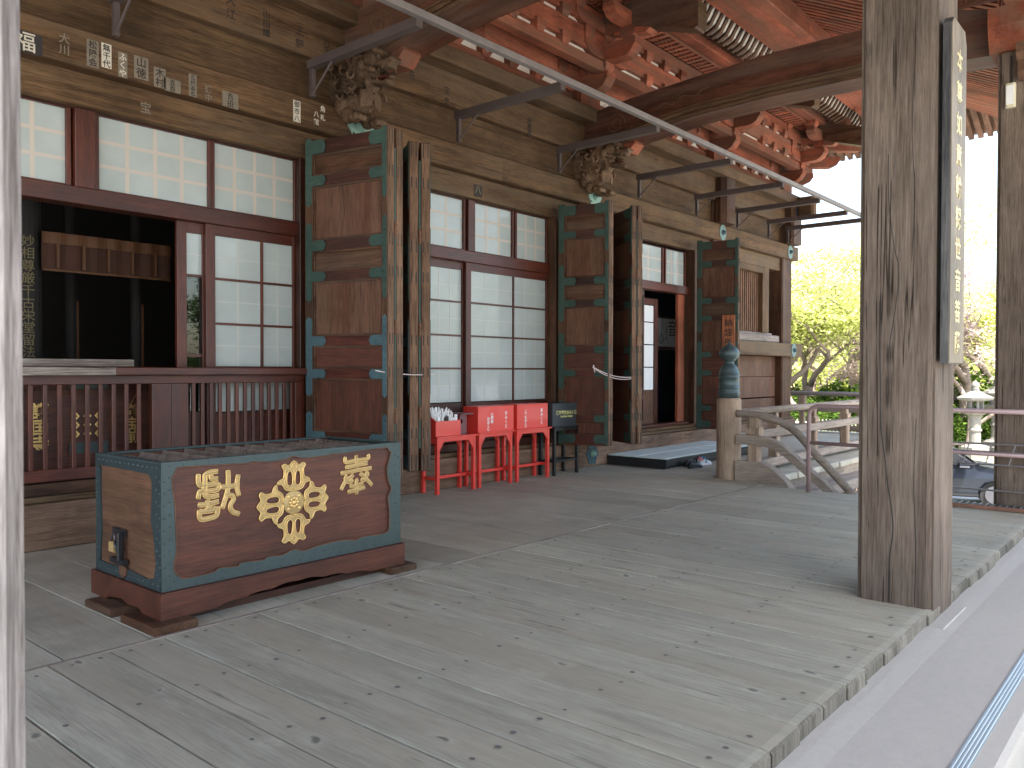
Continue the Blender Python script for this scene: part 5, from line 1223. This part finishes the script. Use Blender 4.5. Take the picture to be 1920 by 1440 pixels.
rvm = MB()
for i in range(14): rivet(rvm, (.143*math.cos(i*.4488), .143*math.sin(i*.4488), 1.155), (math.cos(i*.4488), math.sin(i*.4488), 0), .011)
rvm.build('rivet', 'bronze', gp)
# descending stair railing, curving down
srl = empty('stair_railing', (10.6, 4.0, 0), 0, 'curved wooden stair railing descending from the capped post beside the deck', 'railing'); os_ = (10.6, 4.0, 0)
def band(name, mat, top, bot, x0, x1): MB().prism(top+bot[::-1], 'x', x0, x1).build(name, mat, srl, off=os_, bev=0)
def thick(P, h): return P, [(y, z-h) for y, z in P]
def curve_pts(P): return sm_open(P, 5)
T = curve_pts([(4.93, .965), (4.7, .955), (4.45, .92), (4.2, .82), (4.02, .67), (3.85, .48), (3.6, .23), (3.25, -.13), (2.3, -1.1), (1.4, -2.0)])
MB().tube([(10.6, y, z-.05) for y, z in T], .052, 10).build('top_rail', 'rail_wood_y', srl, off=os_, smooth=True)
Mi = curve_pts([(4.92, .62), (4.7, .62), (4.48, .60), (4.3, .53), (4.12, .40), (3.9, .22), (3.6, -.03), (3.1, -.5), (2.3, -1.35), (1.5, -2.1)])
a_, b_ = thick(Mi, .125); band('middle_rail', 'rail_wood_y', a_, b_, 10.54, 10.68)
Bo = curve_pts([(4.92, .26), (4.75, .275), (4.6, .27), (4.43, .21), (4.25, .07), (4.1, -.1), (3.6, -.62), (2.6, -1.6), (2.2, -2.05)])
band('base_rail', 'rail_wood_y', Bo, [(y, max(z-.3, -2.09) if y < 4.5 else max(z-.3, -.02)) for y, z in Bo], 10.52, 10.70)
for y, z0, z1 in ((4.68, .26, .50), (4.68, .62, .87)): MB().cbox(10.54, 10.68, y-.08, y+.08, z0-.0, z1, .025).build('strut', 'rail_wood_z', srl, off=os_)
for y, z0, z1 in ((4.68, .62, .74),): MB().cbox(10.53, 10.69, y-.095, y+.095, z0, z1, .03).build('strut_block', 'rail_wood_z', srl, off=os_)
for y, z in ((3.2, -.42), (2.5, -1.15)): MB().cbox(10.56, 10.66, y-.06, y+.06, z-.45, z+.35, .01).build('strut', 'rail_wood_z', srl, off=os_)
# old side stairs below the railing
st = empty('side_stairs', (11, 3, -1), 0, kind='structure'); tag(st, 'old wooden steps descending beyond the stair railing')
for i in range(8):
    z = -.22-.22*i; y1 = 4.60-.3*i
    for kx in range(3): bx('tread', 'rail_wood_x', st, 10.72+kx*1.3, 10.72+kx*1.3+1.296, y1-.36, y1, z-.16, z, off=(11, 3, -1), c=.012)
# veranda railing running away along X and round the corner along Y
vr = empty('veranda_railing', (15, 5.08, 0), 0, 'long wooden railing along the veranda edge, going away from the capped post', 'railing'); ov = (15, 5.08, 0)
MB().tube([(10.8, 5.08, .91), (20.4, 5.08, .91)], .055, 10).build('top_rail', 'rail_wood_x', vr, off=ov, smooth=True)
bx('middle_rail', 'rail_wood_x', vr, 10.8, 20.4, 5.01, 5.15, .50, .625, off=ov, c=.01); bx('base_rail', 'rail_wood_x', vr, 10.8, 20.4, 4.99, 5.17, .05, .18, off=ov, c=.01)
for i in range(6):
    x = 12.25+i*1.62
    MB().cbox(x-.07, x+.07, 5.01, 5.15, .18, .5, .015).build('strut', 'rail_wood_z', vr, off=ov); MB().cbox(x-.09, x+.09, 5.0, 5.16, .626, .74, .03).build('strut_block', 'rail_wood_z', vr, off=ov); MB().cbox(x-.055, x+.055, 5.03, 5.13, .741, .862, .01).build('strut', 'rail_wood_z', vr, off=ov)
v2 = empty('veranda_railing', (20.3, 9, 0), 0, 'dark topped railing along the far side of the veranda past the hall corner', 'railing'); o2 = (20.3, 9, 0)
MB().tube([(20.3, 4.9, .95), (20.3, 16, .95)], .055, 10).build('top_rail', 'dark_pipe', v2, off=o2, smooth=True)
bx('middle_rail', 'rail_wood_y', v2, 20.23, 20.37, 5.2, 16, .50, .625, off=o2); bx('base_rail', 'rail_wood_y', v2, 20.2, 20.4, 5.2, 16, .05, .18, off=o2)
for i in range(7):
    y = 6.3+i*1.4; MB().cbox(20.23, 20.37, y-.09, y+.09, .626, .9, .03).build('strut_block', 'rail_wood_z', v2, off=o2); MB().cbox(20.24, 20.36, y-.06, y+.06, .181, .5, .01).build('strut', 'rail_wood_z', v2, off=o2)
# metal pipe handrail along the deck end
hp = empty('pipe_handrail', (10.08, 2.6, 0), 0, 'pinkish brown painted metal pipe handrail along the right end of the deck', 'handrail'); oh = (10.08, 2.6, 0)
arc = [(10.08, 3.74, -.1), (10.08, 3.74, .95)]+[(10.08, 3.74-.12*(1-math.cos(R(a))), .95+.12*math.sin(R(a))) for a in range(15, 91, 15)]+[(10.08, 1.0, 1.07)]
MB().tube(arc, .027, 10).build('pipe', 'pink_pipe', hp, off=oh, smooth=True); MB().tube([(10.08, 3.72, .615), (10.08, 1.0, .60)], .022, 8).build('pipe', 'pink_pipe', hp, off=oh, smooth=True)
MB().tube([(10.08, 1.0, 1.07), (10.08, 1.0, -1)], .027, 10).build('pipe', 'pink_pipe', hp, off=oh, smooth=True)
# folded wire rack and metal grating at the deck end
wr = empty('wire_rack', (10.12, 1.6, .3), 0, 'grey wire rack standing beyond the deck between the two pillars', 'wire rack'); ow = (10.12, 1.6, .3)
for z, r_ in ((.71, .011), (.625, .009), (.60, .009), (.485, .011), (.205, .011)): MB().tube([(10.14, 2.6, z), (10.14, .6, z)], r_, 6).build('wire', 'steel_wire', wr, off=ow)
for i in range(9):
    y = 2.45-i*.22; MB().tube([(10.135, y-.03, .71), (10.135, y+.03, .485)], .006, 6).build('wire', 'steel_wire', wr, off=ow)
for y in (2.58, .62): MB().tube([(10.14, y, .71), (10.14, y, .0)], .011, 6).build('wire_leg', 'steel_wire', wr, off=ow)
gr = empty('metal_grating', (10.2, 1.6, 0), 0, 'black grating with a rusty white angle edge at the end of the deck', 'grating'); og = (10.2, 1.6, 0)
bx('angle_edge', 'rusty_steel', gr, 10.04, 10.065, .3, 2.9, .005, .045, off=og); bx('mat', 'mesh_mat', gr, 10.066, 10.215, .3, 2.9, .03, .042, off=og)
for i in range(40): bx('bar', 'steel_wire', gr, 10.068, 10.21, .32+i*.064, .33+i*.064, .043, .055, off=og)

# ------------------------------------------------------------------ car
car = empty('parked_car', (24.8, 5.75, -2.1), R(-72), 'dark blue car parked behind the wire rack in the sun', 'car')
prof = [(-2.15, .35), (-2.2, .6), (-2.15, 1.0), (-1.95, 1.12), (-1.55, 1.52), (-1.1, 1.62), (.2, 1.62), (.55, 1.5), (1.05, 1.12), (1.9, .98), (2.2, .82), (2.27, .6), (2.22, .35), (1.78, .32), (1.75, .52), (1.62, .68), (1.4, .74), (1.18, .68), (1.05, .52), (1.02, .3), (-1.0, .3), (-1.03, .52), (-1.16, .68), (-1.38, .74), (-1.6, .68), (-1.73, .52), (-1.76, .33)]
m = MB(); n_ = len(prof)
def wx(z): return .86 if z > 1.35 else (.93 if z > 1.05 else .9)
vs = []
for s, ks in ((-1, 0.0), (-1, .10), (1, .10), (1, 0.)):
    for x, z in prof:
        ins = .22 if z > 1.3 else (.05 if z > 1.0 else 0); vs.append((x*(1-.02*(ks == 0)), s*(.9-ins-(0 if ks else 0.0)-(.06 if ks else 0)*-1+(-.06)), z-(.02 if (ks == 0 and z > 1) else 0)))
fs = []
for q in range(3):
    for i in range(n_): fs.append((q*n_+i, q*n_+(i+1) % n_, (q+1)*n_+(i+1) % n_, (q+1)*n_+i))
fs += [tuple(range(n_)), tuple(range(3*n_, 4*n_))]
m.add(vs, fs).build('body', 'car_blue', car, smooth=False)
for s in (-1, 1):
    y = s*.73
    MB().prism([(-1.5, 1.12), (-1.35, 1.5), (-.35, 1.56), (-.35, 1.12)], 'y', y-.02*s, y+.10*s-.0).build('side_window', 'black_lacquer', car)
    MB().prism([(-.3, 1.12), (-.3, 1.56), (.2, 1.55), (.5, 1.42), (.92, 1.12)], 'y', y-.02*s, y+.10*s).build('side_window', 'black_lacquer', car)
    for xw in (1.4, -1.38):
        wl = MB().lathe([(.2, 0), (.34, .01), (.355, .04), (.355, .17), (.34, .2), (.2, .21)], (xw, s*.70-.1+(.1 if s < 0 else 0)-.1*(s < 0), .355), 28, 'y').build('wheel', 'tyre_rubber', car)
        MB().lathe([(.24, 0), (.23, .02*s), (.08, .03*s)], (xw, s*.83, .355), 20, 'y').build('rim', 'rim_metal', wl)
    MB().cbox(.55, .78, s*.88, s*1.08, 1.08, 1.24, .03).build('mirror', 'car_blue', car)
    MB().cbox(-1.0, 1.02, s*.845, s*.875, .28, .38, .01).build('sill_trim', 'black_lacquer', car)
    MB().cbox(1.95, 2.2, s*.55, s*.86, .72, .86, .03).build('headlight', 'rim_metal', car)
MB().add([(1.06, -.66, 1.14), (1.06, .66, 1.14), (.56, .6, 1.51), (.56, -.6, 1.51)], [(0, 1, 2, 3)]).build('windscreen', 'aluminium', car)

# ------------------------------------------------------------------ stone lanterns, fences
def lantern(x, y, s, label):
    t = empty('stone_lantern', (x, y, -1.75), 0, label, 'stone lantern', 'stone lanterns in the garden'); t.scale = (s, s, s)
    MB().lathe([(.62, 0), (.62, .22), (.5, .26), (.5, .42), (.36, .5)], (0, 0, 0), 6).build('base', 'granite', t)
    MB().lathe([(.24, .5), (.2, .6), (.19, 1.0), (.23, 1.03), (.23, 1.09), (.19, 1.12), (.2, 1.5), (.25, 1.6)], (0, 0, 0), 18).build('shaft', 'granite', t, smooth=False)
    MB().lathe([(.25, 1.6), (.45, 1.72), (.48, 1.82)], (0, 0, 0), 6).build('platform', 'granite', t)
    for k in range(6):
        a = R(60*k); m = MB(); m.cbox(-.05, .05, -.04, .04, 1.82, 2.14, .01); m.v = [(p[0]*math.cos(a)-(p[1]-.24)*math.sin(a), p[0]*math.sin(a)+(p[1]-.24)*math.cos(a), p[2]) for p in m.v]; m.build('firebox_post', 'granite', t)
    MB().lathe([(.3, 2.14), (.62, 2.2), (.66, 2.28), (.42, 2.38), (.2, 2.5), (.12, 2.55)], (0, 0, 0), 6).build('roof', 'granite', t)
    MB().lathe([(.12, 2.55), (.15, 2.6), (.1, 2.64), (.14, 2.7), (.13, 2.78), (.06, 2.86), (.01, 2.93)], (0, 0, 0), 14).build('finial', 'granite', t, smooth=True)
lantern(34.5, 6.55, 1.0, 'nearer tall stone lantern seen just right of the near pillar'); lantern(37.5, 6.35, 1.05, 'farther stone lantern partly hidden by the far pillar')
def fence(x0, y0, x1, y1, n_, h_, mat, zb, label, r_=.012):
    t = empty('garden_fence', (x0, y0, zb), 0, label, 'fence'); v = Vector((x1-x0, y1-y0, 0))
    for z in (h_*.15, h_*.92): MB().tube([(0, 0, z), (v.x, v.y, z)], r_*1.6, 5).build('rail', mat, t)
    pm = MB().tube([(0, 0, 0), (0, 0, h_)], r_, 5)
    p0 = None
    for i in range(n_+1):
        if p0 is None: p0 = pm.build('picket', mat, t); o = p0
        else: o = p0.copy(); C.objects.link(o)
        o.location = v*(i/n_)
fence(31, 6.2, 29.5, 12, 38, 1.0, 'iron_arm', -1.9, 'dark iron fence in front of the stone lanterns', .018)
fence(31, 9.0, 27, 15.5, 60, 1.5, 'picket', -1.75, 'pale picket fence below the trees seen past the hall corner', .022)
kb = tag(MB().cbox(29, 29.4, 4, 9, -2.1, -1.45, .03).build('stone_kerb', 'granite'), 'low pale stone wall behind the parked car', 'wall')

# ------------------------------------------------------------------ trees
def branch(m, p, d, L_, r0, depth, tips, rr, curl=.35, nb=(2, 3)):
    pts = [Vector(p)]; rs = [r0]; d = Vector(d).normalized(); n_ = 5
    for i in range(n_):
        d = (d+Vector((rr.uniform(-curl, curl), rr.uniform(-curl, curl), rr.uniform(-curl*.4, curl*.6)))).normalized()
        pts.append(pts[-1]+d*L_/n_); rs.append(r0*(1-.45*(i+1)/n_))
    m.tube(pts, rs, 6 if depth > 1 else 4)
    if depth <= 2: tips.append((pts[-1], L_)); tips.append((pts[3], L_))
    if depth == 0: return
    for k in range(rr.randint(*nb)):
        a = rr.uniform(0, 2*math.pi); t_ = Vector((math.cos(a), math.sin(a), rr.uniform(.1, .8)))
        branch(m, pts[-1] if k == 0 else pts[rr.randint(2, 4)], (d*.7+t_*.8), L_*rr.uniform(.62, .82), rs[-1]*.9, depth-1, tips, rr, curl, nb)
def tree_proto(seed, H_, spread, leaf, nleaf, lsize, depth=4, bare=.0, lean=0, r0=.2, flat=.35):
    rr = random.Random(seed); m = MB(); tips = []
    branch(m, (0, 0, -.2), (lean, .1, 1), H_*.32, r0, depth, tips, rr)
    lv = MB(); vs = []; fs = []
    use = [t for t in tips if rr.random() > bare]
    for i in range(nleaf):
        if not use: break
        t_, L_ = rr.choice(use); s = L_*.55*spread
        p = t_+Vector((rr.gauss(0, s), rr.gauss(0, s), rr.gauss(0, s*flat)))
        n_ = Vector((rr.gauss(0, .5), rr.gauss(0, .5), 1)).normalized(); u = n_.orthogonal().normalized(); a = rr.uniform(0, 6.28)
        u = (u*math.cos(a)+n_.cross(u)*math.sin(a)); v_ = n_.cross(u); q = lsize*rr.uniform(.6, 1.3)
        b_ = len(vs); vs += [p-u*q, p-v_*q*.45, p+u*q, p+v_*q*.45]; fs.append((b_, b_+1, b_+2, b_+3))
    lv.v = [tuple(v) for v in vs]; lv.f = fs
    return m, lv
def plant(m, lv, leaf, loc, rz, s, name, label, cat, group):
    t = empty(name, loc, rz, label, cat, group); t.scale = (s, s, s)
    a = m.build('trunk', 'bark', t, smooth=True) if isinstance(m, MB) else None
    if a is None: a = m.copy(); C.objects.link(a); a.parent = t
    if lv is not None:
        if isinstance(lv, MB):
            me = bpy.data.meshes.new('crown'); me.from_pydata(lv.v, [], lv.f); me.materials.append(MAT[leaf]); b = bpy.data.objects.new('crown', me); C.objects.link(b); b.parent = t
        else: b = lv.copy(); C.objects.link(b); b.parent = t
    else: b = None
    return a, b
mA = tree_proto(3, 7.5, 1.0, 'maple_leaf', 9500, .07, 4, r0=.2, flat=.18); mB = tree_proto(11, 8.5, 1.0, 'maple_leaf', 9500, .07, 4, lean=.25, r0=.22, flat=.18)
a1, b1 = plant(mA[0], mA[1], 'maple_leaf', (33, 11.7, -1.8), 0, 1.35, 'maple_tree', 'sunlit yellow green maple just right of the hall corner, nearer the hall', 'tree', 'maples in the garden')
a2, b2 = plant(mB[0], mB[1], 'maple_leaf', (34.5, 13.6, -1.8), 1, 1.3, 'maple_tree', 'sunlit maple with a leaning pale trunk behind the veranda railing', 'tree', 'maples in the garden')
for (a, b, x, y, rz, s, lab) in ((a1, b1, 37, 15, 2.1, 1.5, 'large maple behind the leaning one'), (a2, b2, 40, 17.5, 3.3, 1.65, 'maple crown rising behind the hall corner'), (a1, b1, 42, 11.5, 4.2, 1.6, 'maple mostly hidden behind the near pillar'), (a2, b2, 40, 8.2, 5.0, 1.4, 'maple seen between the two pillars, nearer'), (a1, b1, 46, 7.5, .8, 1.7, 'maple at the back of the gap between the two pillars'), (a2, b2, 45, 14, 1.9, 1.9, 'tall maple at the back of the garden')):
    plant(a, b, None, (x, y, -1.8), rz, s, 'maple_tree', lab, 'tree', 'maples in the garden')
mC = tree_proto(21, 10, 1.1, 'sakura_leaf', 5000, .10, 5, bare=.0, r0=.17)
a3, b3 = plant(mC[0], mC[1], 'sakura_leaf', (39, 13.2, -1.8), 0, 1.05, 'cherry_tree', 'thin branched cherry with pale pink blossom above the maples', 'tree', 'bare branched cherries')
for (x, y, rz, s, lab) in ((44, 16.5, 2, 1.2, 'tall cherry tree by the hall corner with twigs against the sky'), (36, 7.2, 3, .95, 'bare branched cherry in the gap between the pillars'), (43, 9.2, 1, 1.1, 'farther bare cherry between the pillars')):
    plant(a3, b3, None, (x, y, -1.8), rz, s, 'cherry_tree', lab, 'tree', 'bare branched cherries')
def shrub_proto(seed, nl, sz_, rad, hgt):
    rr = random.Random(seed); m = MB(); tips = []
    for k in range(5): a = k*1.26; branch(m, (0, 0, -.1), (math.cos(a)*.6, math.sin(a)*.6, 1), hgt*.5, .04, 1, tips, rr)
    vs = []; fs = []
    for i in range(nl):
        a = rr.uniform(0, 6.28); c_ = rr.random()**.5*rad*(1+.15*math.sin(a*5)); z = rr.random()*hgt*(1-.5*(c_/rad)**2)+.1*math.sin(a*3)
        p = Vector((c_*math.cos(a), c_*math.sin(a), z)); n_ = Vector((rr.gauss(0, .6), rr.gauss(0, .6), 1)).normalized(); u = n_.orthogonal().normalized(); b = rr.uniform(0, 6.28)
        u = u*math.cos(b)+n_.cross(u)*math.sin(b); v_ = n_.cross(u); q = sz_*rr.uniform(.6, 1.3); k = len(vs); vs += [p-u*q, p-v_*q*.5, p+u*q, p+v_*q*.5]; fs.append((k, k+1, k+2, k+3))
    lv = MB(); lv.v = [tuple(v) for v in vs]; lv.f = fs; return m, lv
mS = shrub_proto(5, 6500, .10, 1.5, 2.2)
a4, b4 = plant(mS[0], mS[1], 'shrub_leaf', (31.5, 11.6, -1.8), 0, 1, 'shrub', 'dark green rounded shrub by the leaning maple trunk', 'shrub', 'dark shrubs below the maples')
shr = [((33, 13.0), 1.1, 'green shrub behind the picket fence, nearest the hall'), ((34.8, 10.4), 1.2, 'green shrub just left of the near pillar'), ((36.5, 12.2), 1.3, 'dark shrub between the two maple trunks'), ((38, 9.4), 1.2, 'shrub hidden mostly behind the near pillar'), ((41, 7.0), 1.2, 'shrub behind the stone lanterns'), ((38, 16.2), 1.5, 'broad shrub past the hall corner'), ((35.5, 15.3), 1.25, 'shrub close to the hall corner post'), ((44, 8.8), 1.6, 'large shrub at the back between the pillars')]
for i, ((x, y), s, lab) in enumerate(shr): plant(a4, b4, None, (x, y, -1.8), i*1.3, s, 'shrub', lab, 'shrub', 'dark shrubs below the maples')
# far wood closing the view, and pines out in front of the hall that the glass mirrors
rr = random.Random(99); vs = []; fs = []
for i in range(26000):
    a = rr.uniform(R(-12), R(48)); d_ = rr.uniform(55, 66); z = -2+rr.random()**1.2*(7.5+1.5*math.sin(a*19)+1.0*math.sin(a*47)); p = Vector((d_*math.cos(a), d_*math.sin(a), z))
    n_ = Vector((rr.gauss(0, 1), rr.gauss(0, 1), rr.gauss(.4, 1))).normalized(); u = n_.orthogonal().normalized(); v_ = n_.cross(u); q = rr.uniform(.2, .45); k = len(vs); vs += [p-u*q, p-v_*q*.6, p+u*q, p+v_*q*.6]; fs.append((k, k+1, k+2, k+3))
me = bpy.data.meshes.new('far_woods'); me.from_pydata([tuple(v) for v in vs], [], fs); me.materials.append(MAT['maple_leaf']); o = bpy.data.objects.new('far_woods', me); C.objects.link(o); tag(o, 'distant belt of light green trees beyond the garden', 'woods', kind='stuff')
mP = tree_proto(31, 8, .8, 'pine_leaf', 9000, .09, 4, flat=.25, r0=.22)
a5, b5 = plant(mP[0], mP[1], 'pine_leaf', (6.5, -14, -2.1), 0, 1.1, 'pine_tree', 'garden pine out in front of the hall, mirrored in the door glass', 'tree', 'pines in front of the hall')
for (x, y, s, rz) in ((11, -17, 1.2, 1), (16, -14, 1.1, 2), (0, -18, 1.2, 3)):
    plant(a5, b5, None, (x, y, -2.1), rz, s, 'pine_tree', 'garden pine out in front of the hall, mirrored in the door glass', 'tree', 'pines in front of the hall')
flush_text()
